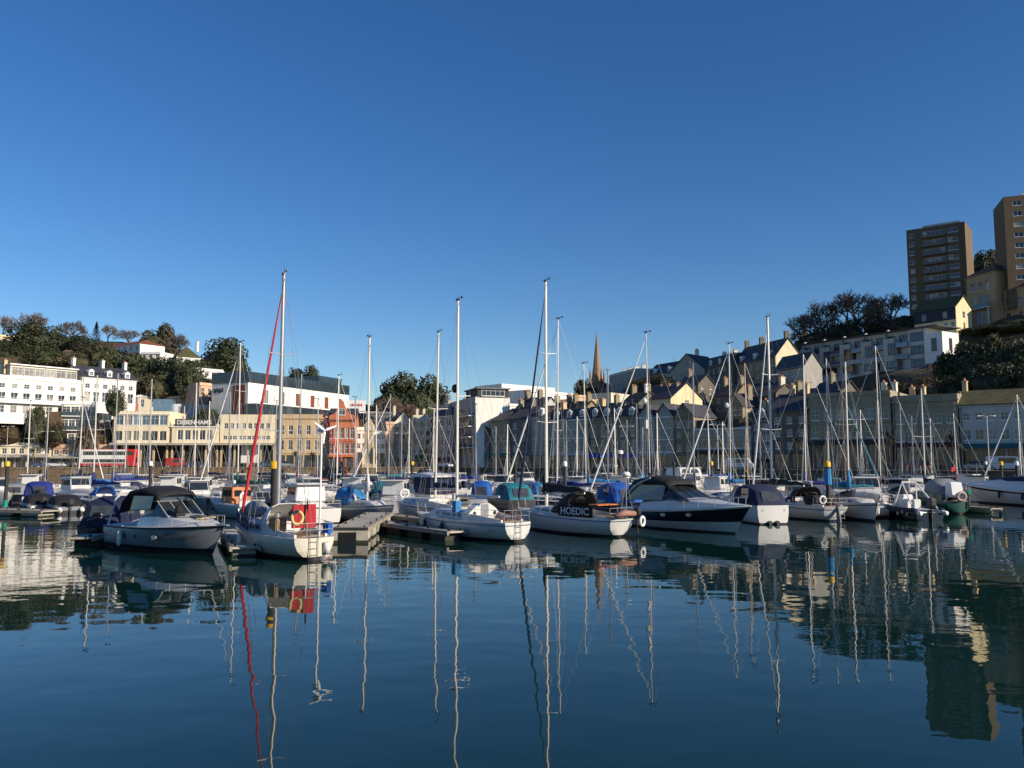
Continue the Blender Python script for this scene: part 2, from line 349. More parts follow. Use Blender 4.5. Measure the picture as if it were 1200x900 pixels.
def building(name, label, A, B, yb, yt, depth, wall, rows=(), cat='building', roof='flat', rh=2.0, rmat=None, wstyle='sash',
             gm=None, fm=None, sides=(0,0), chim=(), found=4, cornice=True, band=(), door=None, shop=None, awning=None, dormers=0, balc=None,
             parapet=.5, group=None, anchor=True, wh=None, chm=None, endwin=None, endm=None):
    """rows: list of (frac_z0, frac_z1, n, width[, x0frac, x1frac, style, glass])"""
    wa = P(A[0], yt, A[1]); za = P(A[0], yb, A[1]).z; xb = P(B[0], yt, B[1])
    dx, dy = xb.x - wa.x, B[1] - A[1]; L = math.hypot(dx, dy); H = wa.z - za
    rt = empty(name, (wa.x, A[1], za), math.atan2(dy, dx), label, cat, group)
    if anchor:
        ux, uy = dx/L, dy/L
        for f in (0, .5, 1):
            for g in (0, 1): ANCH.append((wa.x + dx*f - uy*depth*g, A[1] + dy*f + ux*depth*g, za - .3))
    gm = gm or glass; fm = fm or framew; ops = []
    for r in rows:
        z0, z1, n, w_ = r[:4]; xa, xc = (r[4], r[5]) if len(r) > 5 else (0, 1); st = r[6] if len(r) > 6 and r[6] else wstyle; gg = r[7] if len(r) > 7 else gm
        w2 = min(w_, (xc-xa)*L/n*.92)
        for i in range(n):
            cx = L*(xa + (xc-xa)*(i+.5)/n); ops.append((cx-w2/2, cx+w2/2, z0*H, z1*H, st, gg))
    if shop:                      # (n, z0frac, z1frac)
        for i in range(shop[0]):
            cx0 = L*(i+.08)/shop[0]; cx1 = L*(i+.92)/shop[0]; ops.append((cx0, cx1, shop[1]*H+.1, shop[2]*H, 'shopw', glass))
    mb = MB(); facade(mb, (0,0,0), (1,0,0), (0,1,0), L, H, ops, -found)
    sops = {0: [], 1: []}
    for sd in (0, 1):
        if sides[sd]:
            for r in (endwin or rows):
                for i in range(sides[sd]):
                    cx = depth*(i+.5)/sides[sd]; w2 = min(r[3], depth/sides[sd]*.7); sops[sd].append((cx-w2/2, cx+w2/2, r[0]*H, r[1]*H, wstyle, gm))
    eb = MB() if endm else mb
    facade(eb, (L,0,0), (0,1,0), (-1,0,0), depth, H, sops[1], -found); facade(mb, (0,0,0), (0,1,0), (1,0,0), depth, H, sops[0], -found)
    mb.add([(0,depth,-found),(L,depth,-found),(L,depth,H),(0,depth,H)], [(0,1,2,3)])
    if roof == 'gable':
        for x, tb in ((0, mb), (L, eb)): tb.add([(x,0,H),(x,depth,H),(x,depth/2,H+rh)], [(0,1,2)])
    if roof == 'front':
        for y in (0, depth): mb.add([(0,y,H),(L,y,H),(L/2,y,H+rh)], [(0,1,2)])
    mb.build('wall', wall, rt)
    if endm: eb.build('end_wall', endm, rt)  # lighter material than the front: sunlight on this side put into its colour
    for q in ops:
        sty = 'case' if q[4] == 'shopw' else q[4]
        if q[4] == 'shopw': me = window_mesh(q[1]-q[0], q[3]-q[2], 'wide', q[5], framed)
        else: me = window_mesh(q[1]-q[0], q[3]-q[2], sty, q[5] if random.random() > .25 else curtain, fm)
        link('shop_window' if q[4] == 'shopw' else 'window', me, rt, (q[0], .16, q[2]))
    for q in sops[1]: link('window', window_mesh(q[1]-q[0], q[3]-q[2], q[4], q[5], fm), rt, (L-.16, q[0], q[2]), R(90))
    for q in sops[0]: link('window', window_mesh(q[1]-q[0], q[3]-q[2], q[4], q[5], fm), rt, (.16, q[1], q[2]), R(-90))
    rm = rmat or {'flat': flatroof}.get(roof, slate); o = .35; rb = MB(); top = H
    if roof == 'flat':
        rb.box(.25, L-.25, .25, depth-.25, H-.3, H-.05)
        pp = MB()
        for a in ((0,L,0,.25),(0,L,depth-.25,depth),(0,.25,.25,depth-.25),(L-.25,L,.25,depth-.25)): pp.box(a[0],a[1],a[2],a[3],H+.003,H+parapet)
        pp.build('parapet', wall, rt); top = H + parapet
    elif roof == 'gable':
        s = rh/(depth/2); z0 = H - o*s; t = .18
        for sg in (0, 1):
            y0 = -o if sg == 0 else depth+o; ym = depth/2
            q = [(-o,y0,z0+.02),(L+o,y0,z0+.02),(L+o,ym,H+rh+.02),(-o,ym,H+rh+.02)]
            rb.add(q + [(a,b,c+t) for a,b,c in q], [(0,1,2,3),(4,5,6,7),(0,1,5,4),(1,2,6,5),(2,3,7,6),(3,0,4,7)])
        top = H + rh
    elif roof == 'front':
        s = rh/(L/2); z0 = H - o*s; t = .18
        for sg in (0, 1):
            x0 = -o if sg == 0 else L+o
            q = [(x0,-o,z0+.02),(x0,depth+o,z0+.02),(L/2,depth+o,H+rh+.02),(L/2,-o,H+rh+.02)]
            rb.add(q + [(a,b,c+t) for a,b,c in q], [(0,1,2,3),(4,5,6,7),(0,1,5,4),(1,2,6,5),(2,3,7,6),(3,0,4,7)])
        top = H + rh
    elif roof == 'hip':
        k = min(L, depth)/2; rb.hexa([(-o,-o,H),(L+o,-o,H),(L+o,depth+o,H),(-o,depth+o,H)], [(k*.95,depth/2-.05,H+rh),(L-k*.95,depth/2-.05,H+rh),(L-k*.95,depth/2+.05,H+rh),(k*.95,depth/2+.05,H+rh)])
        top = H + rh
    elif roof == 'mansard':
        k = .8; rb.hexa([(0,.1,H),(L,.1,H),(L,depth,H),(0,depth,H)], [(0,k+.1,H+rh),(L,k+.1,H+rh),(L,depth-k,H+rh),(0,depth-k,H+rh)]); top = H + rh
    ro = rb.build('roof', rm, rt)
    for i in range(dormers):
        cx = L*(i+.5)/dormers; dm = MB(); z0 = H+.25
        dm.box(cx-.65, cx+.65, .25, 2.2, z0, z0+1.35); dm.hexa([(cx-.8,.1,z0+1.35),(cx+.8,.1,z0+1.35),(cx+.8,2.4,z0+1.35),(cx-.8,2.4,z0+1.35)], [(cx-.02,.1,z0+1.9),(cx+.02,.1,z0+1.9),(cx+.02,2.4,z0+1.9),(cx-.02,2.4,z0+1.9)])
        do = dm.build('dormer', trim, rt); link('window', window_mesh(.9, 1.0, 'sash', glass, framew), do, (cx-.45, .2, z0+.2))
    if roof in ('gable', 'mansard', 'hip') and random.random() < .6:
        am = MB(); ax = L*random.uniform(.2,.8); az = top + (.1 if roof != 'mansard' else 0); am.tube((ax,depth*.5,az-.2),(ax,depth*.5,az+1.6),.03,n=4)
        for k in range(5): am.tube((ax-.5+.25*k,depth*.5-.3,az+1.5),(ax-.5+.25*k,depth*.5+.3,az+1.5),.015,n=4)
        am.tube((ax-.6,depth*.5,az+1.5),(ax+.6,depth*.5,az+1.5),.02,n=4); am.build('aerial', darkalu, ro)
    if cornice and L > 3:
        dp_ = MB(); dp_.tube((.25,-.09,-.1),(.25,-.09,H-.36),.06,n=6); dp_.build('downpipe', framed, rt)
    for c in chim: chimney(ro, c*L, depth*.5, top, m=chm or wall)
    if cornice:
        cm = MB(); cm.box(-.15, L+.15, -.25, -.003, H-.35, H-.08)
        cm.build('cornice', trim if wall in (white_w, bluewhite_w, cream_w, pale_w) else wall, rt)
    for b in band: q_ = MB(); q_.box(-.05, L+.05, -.14, -.003, b*H-.1, b*H+.1); q_.build('string_course', trim if wall in (white_w, bluewhite_w, cream_w, pale_w) else wall, rt)
    if awning:        # (material, zfrac, projection)
        am, zf, pr = awning; am_ = MB(); am_.hexa([(.3,-pr,zf*H-.5),(L-.3,-pr,zf*H-.5),(L-.3,-.01,zf*H-.5),(.3,-.01,zf*H-.5)], [(.3,-pr,zf*H-.35),(L-.3,-pr,zf*H-.35),(L-.3,-.01,zf*H+.3),(.3,-.01,zf*H+.3)])
        am_.build('awning', am, rt)
    if balc:          # list of zfrac, x0frac, x1frac, projection
        for (zf, x0, x1, pr) in balc:
            bb = MB(); bb.box(x0*L, x1*L, -pr, -.01, zf*H-.12, zf*H+.08); bb.build('balcony', trim, rt)
            b2 = MB(); b2.box(x0*L, x1*L, -pr, -pr+.03, zf*H+.1, zf*H+1.05); b2.build('balustrade', darkglass, rt)
    return rt, L, H
def text(s, size, m, parent, loc, rot, ext=.03, name='lettering', bold=0):
    cu = bpy.data.curves.new(name, 'FONT'); cu.body = s; cu.size = size; cu.extrude = ext; cu.offset = bold; cu.align_x = 'CENTER'; cu.align_y = 'CENTER'
    t = bpy.data.objects.new('tmp', cu); col.objects.link(t); bpy.context.view_layer.update()
    me = bpy.data.meshes.new_from_object(t.evaluated_get(bpy.context.evaluated_depsgraph_get())); bpy.data.objects.remove(t); bpy.data.curves.remove(cu)
    me.materials.clear(); me.materials.append(m); o = link(name, me, parent, loc); o.rotation_euler = rot; return o
# ------------------------------------------------------------------ the town
def RW(n, cols, w, lo=0., hi=1., fill=.55, **k):
    out = []
    for i in range(n):
        a = lo + (hi-lo)*i/n; s = (hi-lo)/n; out.append((a + s*.2, a + s*(.2+fill), cols, w))
    return out
def DF(px, off=13): return (184.5 + off) / (1 + .773*(px-600)/FP)
def DL(px, off=15): return 198 + (px - 260) * .018 + off - 15 + 8
# ---- right hand waterfront (facades in shade)
def front(name, label, p0, p1, yt, rows, wall, off=14, depth=11, **k):
    D0, D1 = DF(p0, off), DF(p1, off); z = P(p0, yt, D0).z
    # base at quay level
    yb = 540 + (CH-QZ)/D0*FP
    k.setdefault('found', 1)
    return building(name, label, (p0, D0), (p1, D1), yb, yt, depth, wall, rows, **k)
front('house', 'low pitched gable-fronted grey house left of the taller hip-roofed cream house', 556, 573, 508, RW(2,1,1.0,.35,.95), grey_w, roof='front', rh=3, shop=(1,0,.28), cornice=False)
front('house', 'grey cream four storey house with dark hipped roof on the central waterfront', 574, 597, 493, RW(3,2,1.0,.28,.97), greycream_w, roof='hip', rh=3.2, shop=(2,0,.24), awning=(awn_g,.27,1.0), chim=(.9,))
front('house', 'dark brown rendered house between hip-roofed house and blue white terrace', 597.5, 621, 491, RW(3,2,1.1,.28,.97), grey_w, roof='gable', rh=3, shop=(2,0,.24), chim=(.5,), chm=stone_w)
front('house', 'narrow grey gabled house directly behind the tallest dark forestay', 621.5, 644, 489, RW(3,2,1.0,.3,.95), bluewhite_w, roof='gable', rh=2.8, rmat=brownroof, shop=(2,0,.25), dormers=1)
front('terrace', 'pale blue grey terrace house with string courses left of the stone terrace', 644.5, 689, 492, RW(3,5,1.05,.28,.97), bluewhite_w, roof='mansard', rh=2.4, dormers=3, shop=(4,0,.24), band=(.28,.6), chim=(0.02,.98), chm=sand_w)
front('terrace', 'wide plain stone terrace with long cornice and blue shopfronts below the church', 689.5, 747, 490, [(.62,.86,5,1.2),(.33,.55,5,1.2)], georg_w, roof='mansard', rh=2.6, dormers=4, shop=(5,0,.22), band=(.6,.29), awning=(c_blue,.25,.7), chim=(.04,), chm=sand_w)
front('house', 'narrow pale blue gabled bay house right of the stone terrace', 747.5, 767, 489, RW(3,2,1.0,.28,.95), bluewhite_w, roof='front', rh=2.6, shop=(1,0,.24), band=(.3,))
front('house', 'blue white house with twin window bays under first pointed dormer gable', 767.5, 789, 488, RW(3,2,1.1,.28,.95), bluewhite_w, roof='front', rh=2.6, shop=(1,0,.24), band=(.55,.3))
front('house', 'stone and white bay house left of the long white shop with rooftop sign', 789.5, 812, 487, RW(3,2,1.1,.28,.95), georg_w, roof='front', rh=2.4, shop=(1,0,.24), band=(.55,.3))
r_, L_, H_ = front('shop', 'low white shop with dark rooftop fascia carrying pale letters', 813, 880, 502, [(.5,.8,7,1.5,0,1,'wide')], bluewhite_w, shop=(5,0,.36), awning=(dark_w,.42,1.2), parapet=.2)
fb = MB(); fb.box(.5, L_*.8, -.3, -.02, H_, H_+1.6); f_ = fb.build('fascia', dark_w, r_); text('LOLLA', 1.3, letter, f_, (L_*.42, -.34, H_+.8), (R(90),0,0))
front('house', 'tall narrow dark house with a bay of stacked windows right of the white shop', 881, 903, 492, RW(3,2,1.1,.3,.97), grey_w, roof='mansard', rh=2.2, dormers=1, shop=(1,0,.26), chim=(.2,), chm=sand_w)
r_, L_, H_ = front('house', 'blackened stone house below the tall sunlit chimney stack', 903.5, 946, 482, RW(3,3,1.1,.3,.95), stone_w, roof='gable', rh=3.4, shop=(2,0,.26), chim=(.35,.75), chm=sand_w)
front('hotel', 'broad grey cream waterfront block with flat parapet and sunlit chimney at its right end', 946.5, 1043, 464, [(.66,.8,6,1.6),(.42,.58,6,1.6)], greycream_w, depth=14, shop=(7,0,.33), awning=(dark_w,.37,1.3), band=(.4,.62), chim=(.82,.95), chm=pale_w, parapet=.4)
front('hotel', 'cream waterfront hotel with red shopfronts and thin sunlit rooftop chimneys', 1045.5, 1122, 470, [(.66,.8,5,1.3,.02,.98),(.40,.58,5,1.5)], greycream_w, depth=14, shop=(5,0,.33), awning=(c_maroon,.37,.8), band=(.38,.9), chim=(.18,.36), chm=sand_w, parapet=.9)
r_, L_, H_ = front('pub', 'white seafront building with mossy roof and teal awning near right edge', 1124, 1232, 475, [(.76,.88,7,1.1),(.46,.62,7,1.3)], shadewhite_w, depth=13, roof='gable', rh=2.7, rmat=mossroof, shop=(6,0,.3), awning=(awn_t,.38,2.2), chim=(.0,), chm=sand_w, wstyle='sash')
# sunlit crow stepped party wall left of the mossy roof
pw = MB()
for i in range(6): pw.box(-.9, -.45, i*1.1, i*1.1+1.1, H_-1, H_+.7+i*.42)
for i in range(6): pw.box(-.9, -.45, 6.6+i*1.1, 6.6+i*1.1+1.1, H_-1, H_+.7+(5-i)*.42)
pw.build('party_wall', sand_w, r_)
front('shop', 'shaded seafront shop running out of the picture on the right', 1234, 1400, 478, RW(2,8,1.2,.35,.95), grey_w, shop=(7,0,.3))
# ---- middle tier behind the waterfront
building('house', 'small sunlit cream gabled house with a single square window above the waterfront', (786,196), (823,203), 482, 466, 10, yellow_w, [(.55,.9,1,1.5)], roof='front', rh=3.9, cornice=False, wstyle='sash')
building('house', 'brown stone house end with long sloping sunlit gable under the grey terrace', (822,205), (852,222), 505, 478, 12, sand_w, [(.5,.7,3,.9)], roof='gable', rh=3, rmat=brownroof, chim=(.9,), chm=sand_w)
building('house', 'small cream house with flat top right of the church tower', (716,230), (738,238), 482, 462, 8, pale_w, [], roof='flat', cornice=False)
building('house', 'low cream house with dark slate roof under the hillside shrubs', (745,225), (780,215), 490, 477, 9, cream_w, RW(1,3,1), roof='gable', rh=3, chim=(.2,.8))
building('house', 'brown stone house half hidden behind the church base', (672,225), (714,232), 492, 468, 9, sand_w, RW(2,4,1), roof='flat', parapet=.3)
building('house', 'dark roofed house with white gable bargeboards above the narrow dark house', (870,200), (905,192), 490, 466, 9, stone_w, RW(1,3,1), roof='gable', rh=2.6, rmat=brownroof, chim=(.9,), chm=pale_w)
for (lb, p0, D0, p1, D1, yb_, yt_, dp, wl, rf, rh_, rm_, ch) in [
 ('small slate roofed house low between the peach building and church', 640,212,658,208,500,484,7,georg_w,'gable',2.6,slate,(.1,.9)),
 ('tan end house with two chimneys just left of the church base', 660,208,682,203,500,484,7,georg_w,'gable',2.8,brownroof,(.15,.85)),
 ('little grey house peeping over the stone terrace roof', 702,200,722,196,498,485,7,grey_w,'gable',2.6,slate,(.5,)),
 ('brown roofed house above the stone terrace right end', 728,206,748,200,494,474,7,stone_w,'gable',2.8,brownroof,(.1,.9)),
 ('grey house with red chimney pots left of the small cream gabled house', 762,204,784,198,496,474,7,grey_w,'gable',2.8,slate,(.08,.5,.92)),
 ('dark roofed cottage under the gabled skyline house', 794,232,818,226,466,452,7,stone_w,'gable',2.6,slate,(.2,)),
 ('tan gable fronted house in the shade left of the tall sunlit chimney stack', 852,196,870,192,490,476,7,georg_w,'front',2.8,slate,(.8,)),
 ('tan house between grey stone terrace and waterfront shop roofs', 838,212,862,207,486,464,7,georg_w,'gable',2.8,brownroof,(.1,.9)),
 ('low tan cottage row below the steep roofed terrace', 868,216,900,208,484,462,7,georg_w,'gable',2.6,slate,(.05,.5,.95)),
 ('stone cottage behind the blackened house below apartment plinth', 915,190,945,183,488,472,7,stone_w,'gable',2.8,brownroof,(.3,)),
 ('pale dormered house behind the hip roofed waterfront house', 604,206,634,200,500,480,7,shadewhite_w,'gable',2.8,slate,(.1,.6)),
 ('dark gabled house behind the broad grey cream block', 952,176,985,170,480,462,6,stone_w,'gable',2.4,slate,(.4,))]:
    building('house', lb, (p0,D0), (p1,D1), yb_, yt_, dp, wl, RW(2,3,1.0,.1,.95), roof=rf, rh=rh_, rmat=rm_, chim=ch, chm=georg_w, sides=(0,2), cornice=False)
# ---- upper right terraces
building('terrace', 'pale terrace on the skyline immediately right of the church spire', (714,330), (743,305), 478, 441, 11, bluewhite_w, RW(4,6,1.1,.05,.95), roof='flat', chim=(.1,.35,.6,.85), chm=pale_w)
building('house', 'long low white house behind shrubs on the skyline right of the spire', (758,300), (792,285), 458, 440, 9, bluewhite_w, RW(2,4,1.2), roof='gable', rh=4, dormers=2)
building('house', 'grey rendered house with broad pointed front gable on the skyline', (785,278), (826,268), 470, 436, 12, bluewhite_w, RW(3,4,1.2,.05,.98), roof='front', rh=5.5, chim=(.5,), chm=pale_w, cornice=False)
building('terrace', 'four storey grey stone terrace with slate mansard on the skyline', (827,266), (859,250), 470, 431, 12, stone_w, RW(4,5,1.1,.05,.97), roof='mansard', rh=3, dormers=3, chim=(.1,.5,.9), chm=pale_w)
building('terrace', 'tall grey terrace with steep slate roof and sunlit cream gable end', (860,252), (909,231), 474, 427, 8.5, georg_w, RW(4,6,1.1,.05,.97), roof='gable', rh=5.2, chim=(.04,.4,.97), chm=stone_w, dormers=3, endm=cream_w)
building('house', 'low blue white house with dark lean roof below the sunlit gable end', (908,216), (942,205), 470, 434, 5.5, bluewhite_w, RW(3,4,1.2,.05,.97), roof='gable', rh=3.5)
# modern stepped apartments
r_, L_, H_ = building('apartment_block', 'modern white apartment block with grey balconies stepping along the hillside', (941,246), (1066,217), 447, 405, 9, shadewhite_w,
    [(.08,.28,5,2.6,.0,1,'wide'),(.36,.62,5,1.8),(.72,.92,10,2.4,.0,1,'wide')], roof='flat', parapet=.1, cornice=False, sides=(0,0), found=3, fm=framed)
n5 = 5
for i in range(n5):
    b1 = MB(); x0 = L_*i/n5; x1 = L_*(i+.5)/n5
    b1.box(x0+.2, x1, -1.6, -.01, 0, H_*.84); bay = b1.build('bay', shadewhite_w, r_); link('window', window_mesh(2.0, 3.0, 'wide', glass, framed), bay, (x0+1.6, -1.66, H_*.44)); link('window', window_mesh(3.2, 1.9, 'wide', glass, framed), bay, (x0+1.1, -1.66, H_*.1))
    for zf in (.33, .62):
        b2 = MB(); b2.box(x1+.02, L_*(i+1)/n5+.15, -1.5, -.01, H_*zf-.2, H_*zf); b2.build('balcony', lightgrey_w, r_)
        b3 = MB(); b3.box(x1+.02, L_*(i+1)/n5+.15, -1.5, -1.46, H_*zf+.01, H_*zf+1); b3.build('balustrade', blueglass, r_)
    fn = MB(); fn.hexa([(x0+.2,-1.6,H_*.84+.003),(x0+.6,-1.6,H_*.84+.003),(x0+.6,1,H_*.84+.003),(x0+.2,1,H_*.84+.003)], [(x0+.2,.2,H_+1.0),(x0+.6,.2,H_+1.0),(x0+.6,1,H_+1.0),(x0+.2,1,H_+1.0)]); fn.build('fin_wall', bluewhite_w, r_)
q = MB(); q.box(-8, L_+9, -2.2, -.4, -1.2, -.02); q.build('base_slab', shadewhite_w, r_)
q = MB(); q.box(-.5, L_+8.5, -1.2, 9.5, H_+.12, H_+.4); q.build('roof_overhang', slate, r_)
q = MB(); q.box(L_+.01, L_+4.6, -.4, 8.5, -1, H_+.1); ec = q.build('end_block', lightgrey_w, r_)
for zf in (.08, .4, .72): link('window', window_mesh(3.6, 2.2, 'wide', glass, framed), ec, (L_+.5, -.45, H_*zf))
q = MB(); q.box(L_+4.62, L_+9.5, -.9, 6.5, 1.2, H_*.86); wb = q.build('end_bay', white_w, r_)
link('window', window_mesh(1.3, 3.2, 'case', glass, framed), wb, (L_+6.6, -.96, H_*.42)); link('window', window_mesh(1.3, 3.2, 'case', glass, framed), wb, (L_+9.56, 2, H_*.42), R(90))
q = MB(); q.box(-10, L_+10, -1.9, 6, -9, -1.22); q.build('plinth', retain_w, r_)
def retaining(label, pts, h, m=None, th=.8):
    ps = [P(*p) for p in pts]; e = empty('retaining_wall', (0,0,0), label=label, cat='wall'); rg = []
    for p in ps: rg.append([(p.x,p.y,p.z-h),(p.x,p.y,p.z),(p.x,p.y+th,p.z),(p.x,p.y+th,p.z-h)]); ANCH.append((p.x,p.y+1.5,p.z-.4)); ANCH.append((p.x,p.y-1.5,p.z-h))
    MB().loft(rg).build('masonry', m or retain_w, e)
retaining('long sloping brown stone retaining wall below the ochre villa', [(1116,412,214),(1140,408,212),(1172,396,208),(1215,388,204)], 5)
retaining('upper dark retaining wall under the villa terrace', [(1120,394,232),(1150,384,230),(1220,378,224)], 4)
retaining('retaining wall curving along the slope above the dark shrubs', [(1088,428,205),(1124,418,203),(1150,402,200)], 3)
# blue clapboard house
building('house', 'small house with dark navy cladding above cream ground floor below the left tower', (1071,232), (1120,222), 393, 366, 8, yellow_w, [(.1,.36,6,1.0),(.55,.82,2,1.3)], roof='gable', rh=3.2, rmat=mossroof, cornice=False, sides=(0,1))
rt = bpy.context.scene.objects[-1] if False else None
def cladding(p0, D0, p1, D1, y0, y1, yb):
    a = P(p0, y1, D0); b = P(p1, y1, D1); z0 = P(p0, y0, D0).z
    return a, b, z0
hb = [o for o in col.objects if o.get('label', '').startswith('small house with dark navy')][0]
ln = (P(1120,366,222).xy - P(1071,366,232).xy).length; hh = P(1071,366,232).z - P(1071,393,232).z
q = MB(); facade(q, (0,-.12,0), (1,0,0), (0,1,0), ln, hh+.1, [(ln*.25-.66, ln*.25+.66, .55*hh, .82*hh, '', 0), (ln*.75-.66, ln*.75+.66, .55*hh, .82*hh, '', 0)], hh*.45); q.build('cladding', navy_w, hb)
# ochre villa
r_, L_, H_ = building('villa', 'ochre three storey Italianate villa with arched top windows and veranda', (1131,238), (1166,228), 386, 326, 10, villa_w, [(.70,.84,3,1.1,.15,.85,'arch'),(.38,.60,3,1.1,.2,.8),(.06,.28,3,1.2,.25,.75)], roof='hip', rh=3.2, rmat=brownroof, sides=(0,2), balc=[(.34,.15,.85,1.3)], endwin=[(.4,.6,1,.9)])
q = MB()
for x in (.16, .84): q.tube((L_*x,-1.2,0), (L_*x,-1.2,H_*.33), .12, n=8)
q.build('veranda_post', trim, r_)
building('villa', 'lower ochre wing with hipped brown roof at the far right edge', (1173,230), (1232,216), 382, 341, 10, villa_w, [(.52,.72,4,1.1,0,1,'arch'),(.1,.35,4,1.3)], roof='hip', rh=3.2, rmat=brownroof)
# the two tower blocks
def tower(name, label, A, B, yb, yt, depth, seed, groups):
    wa = P(A[0], yt, A[1]); za = P(A[0], yb, A[1]).z; H = wa.z - za; n = round(H/2.85)
    rows = []
    for i in range(n):
        a = (i + .35)/n; b = (i + .82)/n
        for (x0, x1, c, w_) in groups: rows.append((a, b, c, w_, x0, x1))
    r_, L_, H_ = building(name, label, A, B, yb, yt, depth, tower_w, rows, roof='flat', cornice=False, sides=(0,0), parapet=.8, wstyle='case')
    q = MB(); q.box(L_*.25, L_*.85, 3, depth-3, H_, H_+2.2); q.build('lift_housing', lightgrey_w, r_)
    q = MB(); q.box(L_*.3, L_*.9, 2.2, 2.3, H_+.8, H_+1.9); q.tube((L_*.55,4,H_+2.2),(L_*.55,4,H_+5),.06); q.build('roof_railing', steel, r_)
    return r_, L_, H_, n
r_, L_, H_, n = tower('tower_block', 'brown brick tower block with bands of grey balconies, left of the pair', (1062,255), (1131,245), 366, 273, 13, 1, [(.04,.13,1,1.5),(.28,.66,5,1.25),(.70,.88,2,1.6)])
for i in range(n):
    q = MB(); q.box(L_*.26, L_*.68, -.9, -.01, (i+.05)/n*H_, (i+.30)/n*H_); q.build('balcony', balc_w, r_)
q = MB()
for i in range(n): q.box(L_*.69, L_*.9, -.06, -.01, (i+.08)/n*H_, (i+.3)/n*H_)
q.build('spandrel_panel', balc_w, r_)
r_, L_, H_, n = tower('tower_block', 'taller brown brick tower block cut off by the right edge of the picture', (1176,226), (1276,219.4), 345, 234, 13, 2, [(.08,.24,1,2.2),(.34,.62,3,1.7),(.7,.9,1,2.2)])
# ---- church
def church():
    b = P(694, 482, 335); t = P(700, 389, 335); e = empty('church', (P(700,482,335).x, 335, b.z), R(-20), 'brown stone church tower and tall pointed spire rising above the roofs', 'church')
    ANCH.append((e.location.x, 335, b.z))
    H = t.z - b.z; w2 = 2.3; th = H*.37; q = MB()
    q.box(-w2, w2, -w2, w2, -4, th); 
    for sx in (-1,1):
        for sy in (-1,1): q.box(sx*w2-.5, sx*w2+.5, sy*w2-.5, sy*w2+.5, -4, th+.6)
    q.build('tower', spire_w, e)
    s = MB(); s.loft([[(r*math.cos(R(22.5+45*i)), r*math.sin(R(22.5+45*i)), z) for i in range(8)] for r, z in ((w2*.98,th+.003),(w2*.72,th+H*.16),(.08,H))]); s.build('spire', spire_w, e)
    p = MB()
    for sx in (-1,1):
        for sy in (-1,1): p.loft([[(sx*w2+r*math.cos(R(45+90*i)), sy*w2+r*math.sin(R(45+90*i)), z) for i in range(4)] for r, z in ((.65,th+.62),(.5,th+2.2),(.04,th+5.5))])
    p.build('pinnacle', spire_w, e)
    for a in (0, 90, 180, 270):
        o = link('belfry_window', window_mesh(1.2, 4, 'arch', glass, framed), e, (-.6*math.cos(R(a)) + (w2+.08)*math.sin(R(a)), -.6*math.sin(R(a)) - (w2+.08)*math.cos(R(a)), th*.45), R(a))
    nv = MB(); nv.box(-6, -w2-.01, -2.6, 12, -4, th*.62); nv.box(w2+.01, 6, -2.6, 12, -4, th*.75); nv.build('nave', spire_w, e)
    rf = MB(); rf.hexa([(-6.3,-3,th*.62),(-w2-.02,-3,th*.62),(-w2-.02,12.3,th*.62),(-6.3,12.3,th*.62)], [(-w2-.3,-3,th*.95),(-w2-.02,-3,th*.95),(-w2-.02,12.3,th*.95),(-w2-.3,12.3,th*.95)])
    rf.hexa([(w2+.02,-3,th*.75),(6.3,-3,th*.75),(6.3,12.3,th*.75),(w2+.02,12.3,th*.75)], [(w2+.02,-3,th*1.),(w2+.3,-3,th*1.),(w2+.3,12.3,th*1.),(w2+.02,12.3,th*1.)]); rf.build('roof', slate, e)
church()
b = P(513, 500, 360); t = P(513, 447, 360); e = empty('church_spire', (b.x, 360, b.z), label='small distant brown stone spire right of the big dark evergreen', cat='church'); ANCH.append((b.x,360,b.z))
q = MB(); q.box(-1.8,1.8,-1.8,1.8,-3,(t.z-b.z)*.35); q.build('tower', spire_w, e)
s = MB(); s.loft([[(r*math.cos(R(22.5+45*i)), r*math.sin(R(22.5+45*i)), z) for i in range(8)] for r, z in ((1.9,(t.z-b.z)*.35+.003),(.06,t.z-b.z))]); s.build('spire', spire_w, e)
# ---- centre
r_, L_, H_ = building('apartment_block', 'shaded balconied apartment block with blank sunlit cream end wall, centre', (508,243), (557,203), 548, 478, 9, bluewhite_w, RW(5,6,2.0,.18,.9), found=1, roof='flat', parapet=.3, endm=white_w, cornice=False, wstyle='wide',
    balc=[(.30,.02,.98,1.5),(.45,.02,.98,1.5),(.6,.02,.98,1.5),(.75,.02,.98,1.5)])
q = MB(); q.box(L_-10, L_+.2, .5, 8.6, H_+.32, H_+2.2); ph = q.build('penthouse', dark_w, r_); link('window', window_mesh(6, 1.8, 'wide', glass, framew), ph, (L_+.26, 1.5, H_+.45), R(90))
q = MB(); q.box(L_-10.6, L_+.8, .1, 9, H_+2.21, H_+2.5); q.build('penthouse_roof', flatroof, r_)
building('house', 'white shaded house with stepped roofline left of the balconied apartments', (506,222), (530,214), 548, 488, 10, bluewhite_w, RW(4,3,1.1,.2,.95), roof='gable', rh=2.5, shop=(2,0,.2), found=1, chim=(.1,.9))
building('apartment_block', 'plain bright white block with one small window on the central skyline', (588,232), (650,246), 486, 452, 12, white_w, [(.5,.68,1,1.6,.2,.45),(.5,.6,1,.8,.5,.7)], roof='flat', cornice=False, parapet=.6)
building('apartment_block', 'white flats with grey upper windows and rounded bay right of the blank white block', (622,224), (671,238), 492, 458, 11, white_w, [(.62,.8,5,1.5),(.2,.42,3,2.0)], roof='flat', parapet=.4, cornice=True)
building('house', 'white house with two dark square windows in front of the white blocks', (594,214), (632,221), 500, 474, 8, white_w, [(.5,.75,3,1.8)], roof='flat', parapet=.3)
